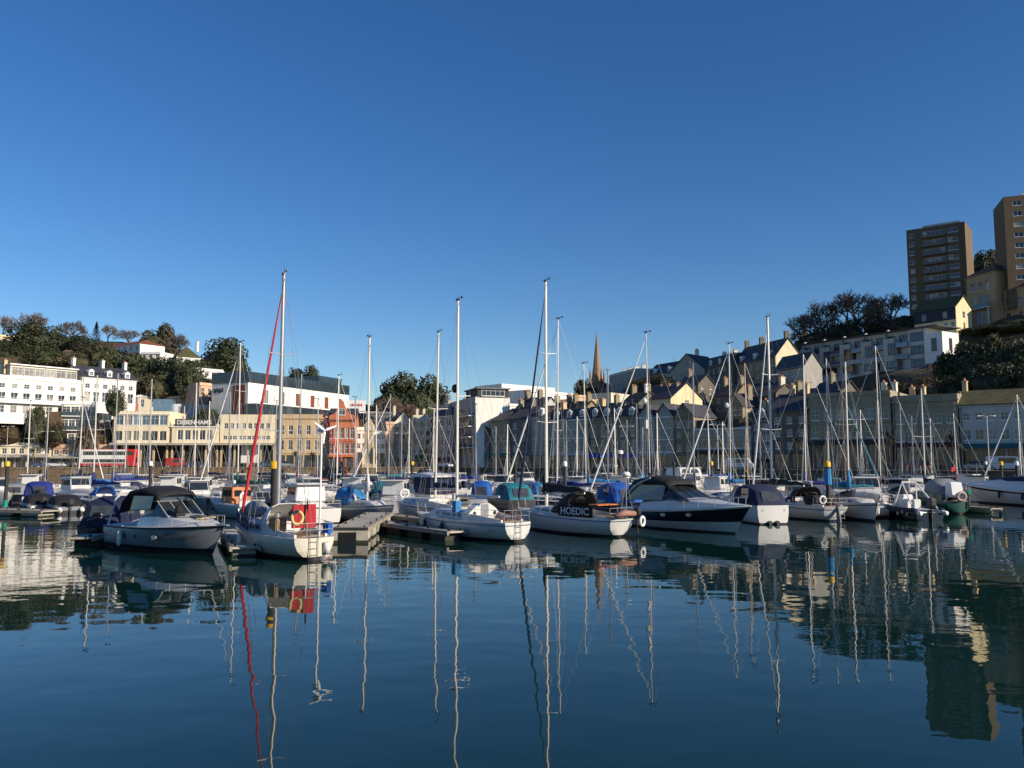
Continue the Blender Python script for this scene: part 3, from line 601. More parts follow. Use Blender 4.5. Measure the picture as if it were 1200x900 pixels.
building('house', 'flat roofed peach rendered building left of the church', (656,242), (697,250), 486, 463, 9, peach_w, [(.1,.3,5,1.4)], roof='flat', parapet=.4)
# centre left, pale houses beyond the tree
building('house', 'cream house with stepped gable and small paired windows below big evergreen', (462,236), (484,238), 548, 495, 10, pale_w, RW(4,3,1.0,.25,.95), roof='front', rh=3, shop=(2,0,.2), found=1, chim=(.2,))
building('house', 'broad cream house with paired dark windows and green awning at its foot', (484.5,230), (505,231), 548, 490, 10, pale_w, RW(4,3,1.1,.25,.97), roof='flat', shop=(2,0,.2), awning=(awn_g,.23,1.4), found=1, chim=(.3,.7), parapet=.9)
building('house', 'narrow red tiled house squeezed between white houses behind the clock tower', (452,232), (462,232.5), 548, 496, 8, peach_w, RW(3,1,1.0,.3,.9), roof='flat', rmat=redroof, found=1)
building('shop', 'white shop with slate roof and dark ground floor behind the clock tower', (436,224), (452,225), 548, 504, 9, white_w, RW(2,3,1.0,.45,.95), roof='gable', rh=2.5, shop=(2,0,.38), found=1)
building('shop', 'narrow white shop beside the ornate red brick house', (417,212), (430,212.5), 548, 503, 9, white_w, RW(2,2,1.0,.45,.95), roof='flat', shop=(1,0,.4), found=1, parapet=.6)
building('shop', 'low dark glass fronted building with flat canopy behind the clock tower', (428,245), (462,246), 520, 484, 9, grey_w, [(.5,.85,4,2.4)], roof='flat', found=4, wstyle='wide')
# ---- left waterfront
D = DL
r_, L_, H_ = building('office_building', 'cream office building with blue upper windows raised above a dark colonnade', (133,D(133)), (199,D(199)), 519, 484, 13, cream_w, [(.60,.92,6,2.0,.03,.97,'wide',blueglass),(.08,.40,6,1.7,.03,.97,'case')], roof='flat', found=0, parapet=.5)
def pillars(r_, L_, n, drop, depth=10):
    n = 4
    for i in range(n + 1):
        q = MB(); x = .4 + (L_-.8)*i/n; q.box(x-.2, x+.2, .1, .5, -drop, -.02); q.build('pillar', sand_w, r_)
    q = MB(); q.box(.1, L_-.1, 4.0, 4.3, -drop, -.03); bk = q.build('shopfront', dark_w, r_)
    k = max(2, int(L_/3.5))
    for i in range(k): link('shop_window', window_mesh(L_/k*.8, drop*.6, 'wide', glass, framed), bk, (L_*(i+.1)/k, 3.97, -drop+.4))
    q = MB(); q.box(-.1, L_+.1, -1.6, 4.0, -.55, -.03); q.build('canopy', concrete, r_)
zb = P(133,519,D(133)).z - QZ; pillars(r_, L_, 7, zb)
r_, L_, H_ = building('department_store', 'cream store with rooftop name sign and row of small dark windows', (200.5,D(200)), (257,D(257)), 519, 499, 13, cream_w, [(.18,.75,5,1.4,.12,.88,'case')], roof='flat', found=0, parapet=.4)
pillars(r_, L_, 6, zb); q = MB(); q.box(1, L_*.93, -.3, -.26, H_-.05, H_+1.7); f_ = q.build('sign_board', dark_w, r_); text('DEBENHAMS', 1.45, trim, f_, (L_*.48,-.34,H_+.82), (R(90),0,0), bold=.03)
r_, L_, H_ = building('office_building', 'long cream building with two rows of small windows over white arcade', (258.5,D(258)), (324,D(324)), 519, 487, 13, cream_w, [(.52,.72,8,1.0,.05,.9),(.12,.26,10,1.1,.05,.9)], roof='flat', found=0, parapet=.3, cornice=False)
pillars(r_, L_, 7, zb)
q = MB(); q.box(L_*.35, L_*.65, 2, 2.3, -zb+1, -.6); q.build('arcade_panel', trim, r_)
building('gallery_building', 'pale grey blank-walled building with slanted blue window box above the store', (201,222), (245,226), 508, 474, 14, lightgrey_w, [(.45,.95,1,5.2,.15,.5,'pane',blueglass)], roof='flat', parapet=.2, cornice=False)
building('gallery_building', 'small blue glazed box on the flat roof above the cream offices', (180,218), (202,219), 490, 468, 8, blueglass, [], roof='flat', parapet=.1, cornice=False)
building('house', 'dark red brick rooftop block behind the cream offices', (136,224), (156,225), 492, 472, 7, brick_w, RW(1,2,1), roof='flat', parapet=.2)
building('house', 'low beige flat roofed house above the grey gallery roof', (160,236), (224,240), 480, 464, 8, pale_w, RW(1,5,1.2), roof='flat', parapet=.3)
building('hotel', 'three storey sandstone building with rows of sash windows next to red brick gable', (325.5,D(325)), (377,D(377)), 549, 489, 11, sand_w, [(.66,.84,5,1.1),(.36,.55,5,1.1)], roof='flat', shop=(5,0,.26), band=(.6,.3), found=1, parapet=.8)
building('house', 'slim reddish house between sandstone building and ornate brick gable', (377.6,D(377)), (385,D(385)), 549, 492, 10, peach_w, RW(3,1,1.0,.25,.95), roof='flat', found=1, parapet=.6)
# ornate red brick gable
r_, L_, H_ = building('brick_house', 'ornate red brick house with shaped Dutch gable and pale windows', (385.6,D(385)-1), (416,D(416)-1), 549, 492, 10, brick_w, [(.62,.84,5,.95),(.30,.52,5,.95)], roof='gable', rh=3, shop=(3,0,.22), band=(.57,.27), found=1)
g = MB(); prof = [(0,0),(0,1.0),(.07,1.3),(.2,1.5),(.3,2.4),(.4,3.6),(.45,4.6),(.5,5.0)]
pts = [(x*L_, H_+z) for x, z in prof] + [((1-x)*L_, H_+z) for x, z in prof[-2::-1]]
g.loft([[(x,-.2,z) for x, z in pts], [(x,.25,z) for x, z in pts]]); gg = g.build('shaped_gable', brick_w, r_)
link('window', window_mesh(1.6, 1.6, 'wide', glass, framew), gg, (L_/2-.8,-.24,H_+1.2))
q = MB(); q.box(.1, L_-.1, -.5, -.02, H_*.235, H_*.27); q.build('shop_fascia', c_orange, r_)
# white hotel on the hill with glass storey
r_, L_, H_ = building('hotel', 'bright white box-shaped hotel with red window panels and dark glass top storey', (291,213), (409,255), 490, 449, 12, white_w, [(.5,.86,6,1.9,.08,.97,'case',redroof)], roof='flat', cornice=False, parapet=.2, fm=framed)
q = MB(); q.box(-.1, L_+.1, -.1, 12.1, H_+.25, H_+3.1); gt = q.build('glass_storey', darkglass, r_)
q = MB()
for i in range(26): q.box(L_*i/25-.04, L_*i/25+.04, -.16, -.11, H_+.3, H_+3.1)
for i in range(8): q.box(-.2, -.12, 12*i/7-.04, 12*i/7+.04, H_+.3, H_+3.1)
q.build('mullion', framed, gt)
q = MB(); q.box(L_*.72, L_*.98, 2, 10, H_+3.11, H_+5.2); q.build('roof_lantern', darkglass, r_)
q = MB(); q.box(-.08, -.01, 1, 5, .2, H_-.4); sp = q.build('stair_glazing', redroof, r_); 
q = MB(); 
for i in range(7): q.box(-.12, -.02, 8.2+i*.45, 8.2+i*.45+.32, H_-2.1+.25*math.sin(i*2), H_-1.2+.3*math.cos(i*3))
q.build('wall_lettering', letterd, r_)
q = MB(); q.box(-1, 34, -3.4, -.02, -5, 3.7); q.build('lower_wing', darkglass, r_)
e = empty('billboard', P(406,497,232), R(8), 'white billboard with red script on roof behind the red gable', 'billboard')
zt = P(406,469,232).z - e.location.z; wd = 5.2; q = MB(); q.box(0, wd, 0, .15, zt-3.6, zt); q.build('board', trim, e)
q = MB(); q.box(.4,.6,.2,.4,-3,zt-.2); q.box(wd-.6,wd-.4,.2,.4,-3,zt-.2); q.build('post', darkalu, e)
q = MB()
for i in range(8): q.box(1.0+i*.42, 1.0+i*.42+.3, -.04, -.01, zt-1.6-.12*(i%2), zt-1.1+.15*((i*3)%2))
q.build('lettering', redp, e)
# clock tower
cb = P(432, 552, 193); ct = P(432, 489, 193); e = empty('clock_tower', (cb.x, 193, QZ), label='slim sandstone clock tower standing on the quay right of the brick gable', cat='clock tower'); H = ct.z - QZ
q = MB(); q.loft([[(r*math.cos(R(45+90*i)), r*math.sin(R(45+90*i)), z) for i in range(4)] for r, z in ((2.1,0),(2.1,.8),(1.6,1.0),(1.35,H*.5),(1.25,H*.72))]); q.build('shaft', sand_w, e)
q = MB(); q.loft([[(r*math.cos(R(45+90*i)), r*math.sin(R(45+90*i)), z) for i in range(4)] for r, z in ((1.45,H*.72+.003),(1.45,H*.85),(1.1,H*.87),(.05,H))]); q.build('belfry', sand_w, e)
for a in (0, 90): 
    q = MB(); q.tube((0,-1.04,0),(0,-1.1,0), .6, n=16); o = q.build('clock_face', trim, e, loc=(0,0,H*.785)); o.rotation_euler.z = R(a)
for sx in (-1,1):
    q = MB(); q.loft([[(sx*1.25+r*math.cos(R(90*i)), -1.25+r*math.sin(R(90*i)), z) for i in range(4)] for r, z in ((.35,0),(.35,H*.3),(.05,H*.42))]); q.build('buttress', sand_w, e)
# ---- left hill
r_, L_, H_ = building('terrace', 'long bright white Georgian terrace with glazed rooftop storey above the harbour', (-70,186), (96,211), 478, 436, 13, white_w, [(.68,.82,11,1.3,.02,.98),(.28,.55,11,1.5,.02,.98,'arch'),(-.05,.17,11,1.5,.02,.98)], roof='flat', band=(.22,), found=3, parapet=.5, gm=glass)
q = MB(); q.box(L_*.48, L_*.98, 1.5, 11, H_+.2, H_+3.2); ph = q.build('rooftop_storey', pale_w, r_)
for i in range(6): link('window', window_mesh(2.9, 2.1, 'wide', curtain, framew), ph, (L_*.49+i*L_*.48/6, 1.44, H_+.7))
q = MB(); q.box(L_*.47, L_*.99, .9, 11.5, H_+3.21, H_+3.5); q.build('rooftop_eaves', trim, r_); chimney(r_, L_*.47, 4, H_+2.5, m=sand_w)
q = MB(); q.box(.1, L_, -1.3, -.02, H_*.235, H_*.26); q.box(.1, L_, -1.3, -1.25, H_*.26, H_*.36); q.build('veranda', trim, r_)
building('terrace', 'right end of the white terrace with slate roof and party wall chimneys', (96.5,211.2), (160,222), 476, 441, 13, white_w, [(.62,.78,6,1.2,.02,.98),(.18,.5,6,1.4,.02,.98,'arch')], roof='gable', rh=3.3, dormers=3, chim=(.02,.55,.98), found=3, band=(.12,))
building('house', 'pale yellow house cut off by the left edge on the wooded skyline', (-20,300), (20,306), 404, 392, 9, yellow_w, RW(1,4,1.2), roof='flat')
building('house', 'peach house with brown tiled roof among the trees above the terrace', (62,262), (103,268), 436, 418, 9, peach_w, RW(2,5,1.1), roof='hip', rh=3, rmat=brownroof, sides=(0,1))
building('house', 'long white hillside house with low red tiled roof', (116,286), (164,272), 426, 409, 9, white_w, RW(2,7,1.3), roof='hip', rh=2, rmat=redroof, anchor=True)
building('house', 'small cubic white house at the right end of the long red roofed house', (165,271), (188,270), 432, 414, 8, white_w, RW(2,3,1.2), roof='flat')
building('house', 'white bungalow with grey pyramid roof and tall white chimney on the hill', (207,262), (235,266), 426, 418, 9, white_w, RW(1,3,1.3), roof='hip', rh=4, rmat=mossroof, chim=(.98,), chm=white_w)
building('house', 'white flats with dark square windows left of the white box hotel', (223,244), (262,252), 450, 432, 9, white_w, RW(2,5,1.3), roof='flat')
building('house', 'peach stepped garden house below the white hillside flats', (234,232), (250,236), 466, 450, 6, peach_w, RW(1,2,1.1), roof='flat')
r_, L_, H_ = building('flats', 'white flats with stacked balconies cut into the brown slope', (73,206), (113,209), 524, 472, 9, white_w, [(.74,.92,4,1.8),(.42,.62,5,1.8),(.12,.3,5,1.8)], roof='flat', found=1, wstyle='wide', balc=[(.70,0,1,1.3),(.38,0,1,1.3),(.08,0,1,1.3)])
building('flats', 'blue grey glazed corner building beside the balconied white flats', (114,209), (131,214), 524, 486, 8, darkglass, [(.6,.85,2,2),(.2,.45,2,2)], roof='flat', found=1, cornice=False)
building('shop', 'low cream seafront parade behind the red and white bus', (-80,D(-80)), (60,D(60)-.1), 549, 521, 8, cream_w, [(.62,.85,14,1.2)], roof='flat', shop=(10,0,.5), found=1, awning=(concrete,.55,1.5))
building('shop', 'low cream parade with dark recessed shop directly behind the bus', (61,D(61)), (131,D(131)), 549, 523, 8, peach_w, [(.62,.85,7,1.2)], roof='flat', shop=(5,0,.5), found=1, awning=(concrete,.55,1.5))
retaining('dark brown retaining wall stepped below the white terrace', [(-60,486,203),(30,484,204),(72,482,205)], 8)
def T_anchor(px, py, D): p = P(px, py, D); ANCH.append((p.x, p.y, p.z))
for a in [(30,400,330),(80,402,330),(140,402,330),(190,410,310),(230,425,300),(270,436,290),(330,455,300),(400,470,300),(480,485,290),(560,490,320),(620,486,320),(760,466,280),(940,412,260),(1000,402,270),(1050,385,275),(1150,330,262),(1200,335,250),(1150,445,175),(1200,440,165),(1110,455,180),(980,462,190),(900,480,185),(30,505,206),(-100,470,260),(-200,440,300),(1300,380,220),(1400,400,200)]: T_anchor(*a)
terrain()
# ------------------------------------------------------------------ trees
def crown_mesh(seed, n, leaf, m, core=True, flat=1.0):
    rnd = random.Random(seed); mb = MB(); cl = []
    for i in range(26):
        a = rnd.uniform(0, 2*math.pi); z = rnd.uniform(-.55, .9); r = math.sqrt(max(0, 1-z*z*.8)) * rnd.uniform(.45, .85)
        cl.append((Vector((r*math.cos(a)*.8, r*math.sin(a)*.8, z*.75)), rnd.uniform(.2, .36)))
    cl.append((Vector((0,0,0)), .6))
    if core:
        rg = []
        for j in range(8):
            a = math.pi*(j+.3)/8.6; rg.append([(.62*math.sin(a)*math.cos(t)*(1+.18*math.sin(3*t+j)), .62*math.sin(a)*math.sin(t)*(1+.18*math.cos(2*t+j)), -.6*math.cos(a)) for t in [2*math.pi*k/12 for k in range(12)]])
        mb.loft(rg)
    for i in range(n):
        c, r = cl[rnd.randrange(len(cl))]
        d = Vector((rnd.gauss(0,1), rnd.gauss(0,1), rnd.gauss(0,1))).normalized()
        p = c + d * r * rnd.uniform(.75, 1.08); p.z *= flat
        nn = (d + Vector((rnd.gauss(0,.5), rnd.gauss(0,.5), rnd.gauss(0,.5)))).normalized()
        a = nn.cross(Vector((rnd.random(), rnd.random(), rnd.random()))).normalized(); b = nn.cross(a); s = leaf*rnd.uniform(.6, 1.4)
        mb.add([p-a*s, p-b*s*.6, p+a*s, p+b*s*.6], [(0,1,2,3)])
    zs = sorted(v[2] for v in mb.v); xs = sorted(abs(v[0]) for v in mb.v); k = int(len(zs)*.01); z0, z1, x1 = zs[k], zs[-k], xs[-2*k]
    mb.v = [(v[0]/x1, v[1]/x1, (v[2]-z0)/(z1-z0)*2-1) for v in mb.v]
    return mb.mesh('crown', m)
def bare_meshes(seed, m):
    rnd = random.Random(seed); tr = MB(); cr = MB()
    def grow(p, d, L, r, lv):
        q = p + d * L; (tr if lv < 2 else cr).tube(p, q, r, r*.68, n=5 if lv < 2 else 3, caps=False)
        if lv == 7: return
        for i in range(3 if lv in (1, 2, 3, 4) else 2):
            k = Vector((rnd.gauss(0,1), rnd.gauss(0,1), rnd.gauss(.15,.6))).normalized()
            grow(q - d*L*rnd.uniform(0,.35), (d*(.9 if lv else 1.0) + k*(.75 if lv else .6)).normalized(), L*rnd.uniform(.66,.86), max(.0035, r*.66), lv+1)
    for i in range(2): grow(Vector((0,0,0)), Vector((rnd.gauss(0,.12), rnd.gauss(0,.12), 1)).normalized(), .24, .028, 0)
    allv = tr.v + cr.v; zm = max(v[2] for v in allv); wm = max(max(abs(v[0]), abs(v[1])) for v in allv)
    for g in (tr, cr): g.v = [(v[0]/wm*.5, v[1]/wm*.5, v[2]/zm if v[2] > 0 else v[2]) for v in g.v]
    return tr.mesh('trunk', bark), cr.mesh('crown', m)
CR = {'dark': [crown_mesh(i, 5200, .045, leaf_d) for i in range(3)], 'olive': [crown_mesh(10+i, 4600, .045, leaf_o) for i in range(2)], 'scrub': [crown_mesh(20+i, 3600, .05, leaf_b, core=True) for i in range(2)]}
BR = {'bare': [bare_meshes(31+i, twig) for i in range(3)], 'redbare': [bare_meshes(41, twigr)]}
tm = MB(); tm.path([(0,0,-.1),(.03,.01,.4),(.0,.0,.85)], [.09,.06,.03], 7)
for a in range(5): tm.tube((.02,0,.35+.08*a), (.5*math.cos(a*1.3),.5*math.sin(a*1.3),.7+.07*a), .03, .01, 5)
TRUNK = tm.mesh('trunk', bark)
tcount = [0]
def tree(label, px, ybase, ytop, wpx, D, kind, grp=None, name=None, cat=None):
    b = P(px, ybase, D); t = P(px, ytop, D); H = t.z - b.z; W = wpx/FP*D; rz = random.uniform(0, 6.28); tcount[0] += 1
    low = kind in ('scrub',) or H < 3.2
    e = empty(name or ('shrub' if low else 'tree'), (b.x, D, b.z), rz, label, cat or ('shrub' if low else 'tree'), grp)
    if kind in BR:
        a, c = BR[kind][tcount[0] % len(BR[kind])]; s = H*1.04; sw = W*1.1
        link('trunk', a, e, scale=(sw,sw,s)); link('crown', c, e, scale=(sw,sw,s))
    else:
        c = CR[kind][tcount[0] % len(CR[kind])]
        if low: link('crown', c, e, (0,0,H*.45), scale=(W/1.95, W/1.95, H*.55)); o = link('trunk', TRUNK, e, (0,0,-.3), scale=(H*.5,H*.5,H*.6))
        else: link('trunk', TRUNK, e, (0,0,-.5), scale=(H*.3,H*.3,H*.75)); link('crown', c, e, (0,0,H*.5), scale=(W/1.95, W/1.95, H*.52))
    return e
def conifer(label, px, yb, yt, D, w=.28):
    b = P(px, yb, D); H = P(px, yt, D).z - b.z; e = empty('conifer', (b.x, D, b.z), 0, label, 'tree'); rnd = random.Random(px)
    q = MB(); q.tube((0,0,-1),(0,0,H),.25,.04,6); q.build('trunk', bark, e); c = MB()
    for i in range(1500):
        h = rnd.random()**.8; tier = (h*9) % 1; r = H*w*(1-h)*(1-.55*tier)*rnd.uniform(.3,1); a = rnd.uniform(0,6.28); p = Vector((r*math.cos(a), r*math.sin(a), H*(.12+.88*h)-r*.15))
        s = .3; d = Vector((math.cos(a), math.sin(a), -.2)); k = Vector((-math.sin(a), math.cos(a), rnd.uniform(-.4,.4))); c.add([p-d*s, p-k*s*.5, p+d*s, p+k*s*.5], [(0,1,2,3)])
    c.build('crown', leaf_d, e)
GL = 'trees on the left hill'
for a in [('spreading bare tree at the far left skyline', 30,408,366,62,325,'bare'),('leafless reddish tree left of the conifer on the skyline', 85,408,376,34,325,'redbare'),
  ('thin pale bare tree just right of the conifer', 126,406,380,20,325,'bare'),('low spreading bare tree above the red roofed house', 150,406,386,38,322,'bare'),
  ('rounded olive brown tree at the right shoulder of the skyline', 183,428,383,44,300,'olive'),('bare brown tree beside the rounded olive tree', 208,430,391,34,292,'bare'),
  ('bare tree partly hidden at the left picture edge', 2,400,370,30,322,'bare'),('big dark domed evergreen behind the white box hotel', 263,447,400,56,275,'dark'),
  ('broad dark evergreen left of centre on the wooded skyline', 42,425,382,64,300,'dark'),('dark evergreen behind the peach house', 72,418,392,50,305,'dark'),
  ('dark evergreen left of the long red roofed house', 100,420,396,40,300,'dark'),('brownish evergreen between peach house and white house', 118,442,404,36,262,'olive'),
  ('large evergreen mass under the long white house', 140,462,414,58,255,'dark'),('rounded evergreen below the small cubic white house', 168,468,420,52,250,'dark'),
  ('evergreen with pale highlight above the grey gallery', 205,470,422,60,245,'dark'),('dense evergreen at the right foot of the wooded slope', 222,466,430,34,238,'dark'),
  ('evergreen bush filling the slope above the white terrace', 186,470,436,44,240,'olive'),('small pointed evergreen standing in front of the terrace end', 134,486,457,22,204,'dark'),
  ('evergreen at the left edge below the pale yellow house', 8,428,402,36,290,'dark'),('evergreen clump above the rooftop storey', 50,434,408,44,262,'dark'),('low evergreen right of peach house roof', 90,436,412,36,258,'olive'),
  ('dark green bush below the white bungalow', 232,446,424,40,258,'dark'),('small shrub between hillside flats and hotel', 246,460,444,18,240,'dark'),('brown shrub beside the stepped peach garden house', 256,472,454,18,232,'scrub')]: tree(*a, grp=GL)
conifer('tall dark conifer with tiered branches on the left skyline', 112, 408, 377, 322, .42)
for a in [(346,458,433,'small palm-like evergreen left on the roofline behind glass hotel'),(364,460,430,'spiky evergreen poking above the glass hotel roof')]: tree(a[3], a[0], a[1], a[2], 20, 285, 'dark')
tree('huge dark evergreen dome filling the centre left skyline', 487,505,442,72,290,'dark'); tree('dark evergreen at the left shoulder of the central dome', 460,505,450,44,288,'dark'); tree('dark evergreen right shoulder tree beside the small spire', 506,508,455,44,294,'dark')
tree('bare brown twiggy tree in front of the central dark evergreen', 455,512,466,44,268,'redbare'); tree('bare brown tree in front of the dome, second from left', 476,510,472,36,266,'redbare'); tree('dark bush at the foot of the central evergreen dome', 440,505,478,26,270,'dark')
GR = 'trees on the right hill'
for a in [('tall bare tree at the peak of the right wooded slope', 1000,408,341,72,262,'bare'),('wide bare tree left of the tallest one on the right slope', 968,412,352,60,264,'bare'),('smaller bare tree at the left end of the right slope', 943,412,368,44,262,'bare'),
  ('bare tree next to the brown tower', 1047,392,344,52,262,'bare'),('dense bare tree filling the slope behind the modern flats', 1022,404,358,50,258,'bare'),('olive brown tree under the tall bare tree', 990,408,376,56,256,'olive'),('brown scrubby tree behind the roof of the modern flats', 1038,398,370,56,254,'scrub'),
  ('brown scrubby tree at left above the modern flats', 955,414,386,52,256,'scrub'),('dark evergreen between the two tower blocks', 1155,330,296,36,262,'dark'),('evergreen left of the navy clad house', 1064,392,372,26,240,'dark')]: tree(*a, grp=GR)
for i, a in enumerate([('big dark shrub right of the modern flats', 1124,462,414,50,186,'dark'),('dark rounded shrub below the retaining wall', 1145,462,404,56,182,'dark'),('olive topped shrub near the right edge', 1180,455,394,56,178,'olive'),('dark shrub at the right picture edge', 1206,458,402,50,172,'dark'),
  ('dark shrub behind the mossy roof', 1165,470,428,60,166,'dark'),('dark shrub behind the pub chimney', 1124,472,442,44,172,'dark'),('shrub at the far right behind the pub', 1215,468,430,50,160,'dark'),
  ('brown scrub below the white end bay', 1090,470,444,40,176,'scrub'),('golden brown scrub under the apartment plinth', 1050,472,452,40,180,'scrub'),('brown scrub beneath the middle of the modern flats', 1010,476,456,50,182,'scrub'),('brown scrub bank under the left of the modern flats', 968,478,458,44,186,'scrub'),
  ('low dark hedge under the ochre villa', 1150,393,384,50,222,'dark'),('dark hedge under the lower ochre wing', 1190,390,378,60,216,'dark'),
  ('shrub clump right of the church tower', 752,470,444,38,262,'olive'),('dark shrub clump left of the gabled skyline house', 776,472,440,40,258,'dark'),('brown scrub under the skyline terrace', 735,480,462,36,262,'scrub'),
  ('dark bush below the grey stone terrace', 835,484,462,40,232,'dark'),('dark bush below the steep roofed terrace', 868,482,464,40,222,'dark'),('dark bush left of the church tower', 684,472,446,20,322,'dark'),
  ('brown shrubs on the bank below the white terrace, left', 12,520,490,44,203,'scrub'),('green climber on the retaining wall under the white terrace', 42,516,478,26,202,'dark'),('brown shrub beside the white balconied flats', 62,522,496,26,203,'scrub'),('brown winter shrub in front of blue grey corner building', 104,528,500,32,203,'scrub'),('green shrub left of the balconied flats base', 66,516,500,16,201,'dark'),
  ('round dark bush beside the store name sign', 240,508,480,30,214,'dark')]): tree(*a)
def palm(label, px, yt, D, w=1.6):
    b = P(px, 548, D); H = P(px, yt, D).z - QZ; e = empty('palm_tree', (b.x, D, QZ), random.uniform(0,6), label, 'palm tree')
    q = MB(); q.path([(0,0,0),(.05,0,H*.5),(0,0,H*.8)], [.18,.13,.12], 7); q.build('trunk', bark, e); f = MB(); rnd = random.Random(px)
    for i in range(70):
        a = rnd.uniform(0,6.28); el = rnd.uniform(-.6,1.3); L = w*rnd.uniform(.7,1.1); p = Vector((0,0,H*.8)); d = Vector((math.cos(a)*math.cos(el), math.sin(a)*math.cos(el), math.sin(el))); k = Vector((-math.sin(a), math.cos(a), 0))*.07
        q1 = p + d*L*.6; q2 = p + d*L + Vector((0,0,-.35*L)); f.add([p-k*.5, q1-k, q2, q1+k, p+k*.5], [(0,1,2,3,4)])
    f.build('crown', leaf_o, e)
palm('palm tree on the left promenade beside the parade awning', 38, 524, 199); palm('bushy palm in front of the store colonnade', 219, 531, 200); palm('dark palm to the right of the store colonnade', 250, 530, 200, 2.2)
palm('palm tree in front of the sandstone building', 346, 531, 201, 2.2); palm('second palm before the sandstone building, nearer the brick gable', 366, 532, 201, 2.2); palm('dark spiky palm on the shaded promenade near the mossy roofed pub', 1043, 505, 143, 2.4); palm('tall dark palm standing by the teal awning', 1117, 508, 136, 2.6)
palm('small palm near the green awning on the central quay', 497, 526, 196, 2.0); palm('yellowish lit palm on the shaded quay by the stone house', 934, 512, 152, 2.2)
# ------------------------------------------------------------------ street things
def car(label, px, D, body, L=4.3, H=1.5, van=False, rz=None):
    x = PX(px, D); e = empty('van' if van else 'car', (x, D, QZ+.03), rz if rz is not None else math.atan2(yq(x+5)-yq(x-5), 10), label, 'van' if van else 'car')
    q = MB(); w2 = .88
    if van: pr = [(-L/2,.3),(L/2,.3),(L/2,.95),(L/2-.5,1.15),(L/2-1.2,H),(-L/2+.05,H),(-L/2,1.0)]
    else: pr = [(-L/2,.3),(L/2,.3),(L/2,.7),(L/2-1.1,.92),(-L/2+.4,.98),(-L/2,.85)]
    q.loft([[(a,s*w2,b) for a,b in pr] for s in (-1,1)]); bd = q.build('body', body, e, bevel=.05)
    g = MB()
    if van: g.box(-L/2+1.8, L/2-1.3, -w2-.01, w2+.01, 1.2, H-.2)
    else: g.trap(-L/2+.35, L/2-1.15, w2*.93, w2*.93, .93, -L/2+.9, L/2-2.0, w2*.78, w2*.78, H)
    g.build('glazing', bglass, e, bevel=.03)
    for a in (-L*.32, L*.32):
        for s in (-1,1):
            t = MB(); t.tube((a,s*(w2-.12),.32),(a,s*(w2+.02),.32),.32,n=14); ty = t.build('wheel', rubber, e); r = MB(); r.tube((a,s*(w2+.021),.32),(a,s*(w2+.03),.32),.19,n=10); r.build('rim', alu, ty)
    h = MB()
    for s in (-1,1): h.box(L/2-.02, L/2+.02, s*.62-.15, s*.62+.15, .58, .7)
    h.build('headlight', trim, e)
cb_ = mat('blue_car_paint', (.02,.05,.16), .25, coat=.5); cs_ = mat('silver_car_paint', (.4,.41,.42), .3, metal=.4, coat=.4); cw_ = mat('white_car_paint', (.7,.7,.7), .3, coat=.4); cr_ = mat('red_car_paint', (.4,.02,.02), .3, coat=.4)
car('white delivery van parked on the shaded seafront near the teal awning', 1180, 134, cw_, 5.6, 2.3, True); car('silver car parked behind the white van at right edge', 1148, 138, cs_)
car('white car parked left of the low dark shop', 66, 198, cw_); car('small blue car beside the parade palm', 46, 198, cb_); car('red van parked under the store colonnade', 206, 199, cr_, 4.6, 2.2, True)
car('blue car right of the red van', 229, 199, cb_); car('silver car in front of the sandstone building', 335, 201, cs_); car('dark blue car before the small cream arcade', 313, 201, cb_); car('white car below the central green awning', 520, 197, cw_); car('silver car on the shaded quay in front of the stone terrace', 712, 172, cs_); car('white van parked beneath the white shop with dark fascia', 868, 158, cw_, 5.2, 2.1, True); car('red car on the shaded quay under the cream hotel', 1075, 140, cr_)
# double decker bus
bx0, bx1 = PX(96,197), PX(158,197); e = empty('double_decker_bus', ((bx0+bx1)/2, 197.5, QZ+.03), R(5), 'red and white double decker bus driving along the left seafront', 'bus'); L = bx1-bx0
q = MB(); q.box(-L/2, L/2, -1.25, 1.25, .35, 4.3); q.build('body', scarlet, e, bevel=.15); q = MB(); q.box(-L/2-.02, L/2-2.4, -1.262, 1.262, 1.0, 4.2); q.build('white_panel', trim, e)
q = MB(); q.box(-L/2+.6, L/2-2.2, -1.275, 1.275, 2.05, 2.75); q.build('white_band', trim, e)
q = MB(); q.box(-L/2+.5, L/2-.6, -1.285, 1.285, 2.9, 3.8); q.build('upper_windows', bglass, e); q = MB(); q.box(-L/2+.5, L/2-2, -1.285, 1.285, 1.2, 1.95); q.build('lower_windows', bglass, e)
q = MB(); q.box(L/2-.02, L/2+.03, -1.05, 1.05, 1.1, 2.4); q.build('windscreen', bglass, e)
for a in (-L*.3, L*.32):
    for s in (-1, 1): t = MB(); t.tube((a,s*1.0,.48),(a,s*1.29,.48),.48,n=16); ty = t.build('wheel', rubber, e); r = MB(); r.tube((a,s*1.291,.48),(a,s*1.31,.48),.26,n=10); r.build('rim', alu, ty)
def lamp(label, px, yt, D, base=QZ, twin=True, flagc=None):
    x = PX(px, D); H = P(px, yt, D).z - base; e = empty('street_lamp', (x, D, base), 0, label, 'street lamp')
    q = MB(); q.tube((0,0,0),(0,0,H),.09,.06,8); q.tube((0,0,0),(0,0,.9),.14,.12,8); q.build('post', alu, e)
    q = MB()
    for s in ((-1,1) if twin else (1,)): q.path([(0,0,H-.1),(s*.5,0,H+.15),(s*1.1,0,H+.1)], .035, 5)
    q.build('arm', alu, e)
    for s in ((-1,1) if twin else (1,)): q = MB(); q.box(s*1.2-.3, s*1.2+.3, -.12, .12, H+.02, H+.14); q.build('lamp_head', trim, e, bevel=.03)
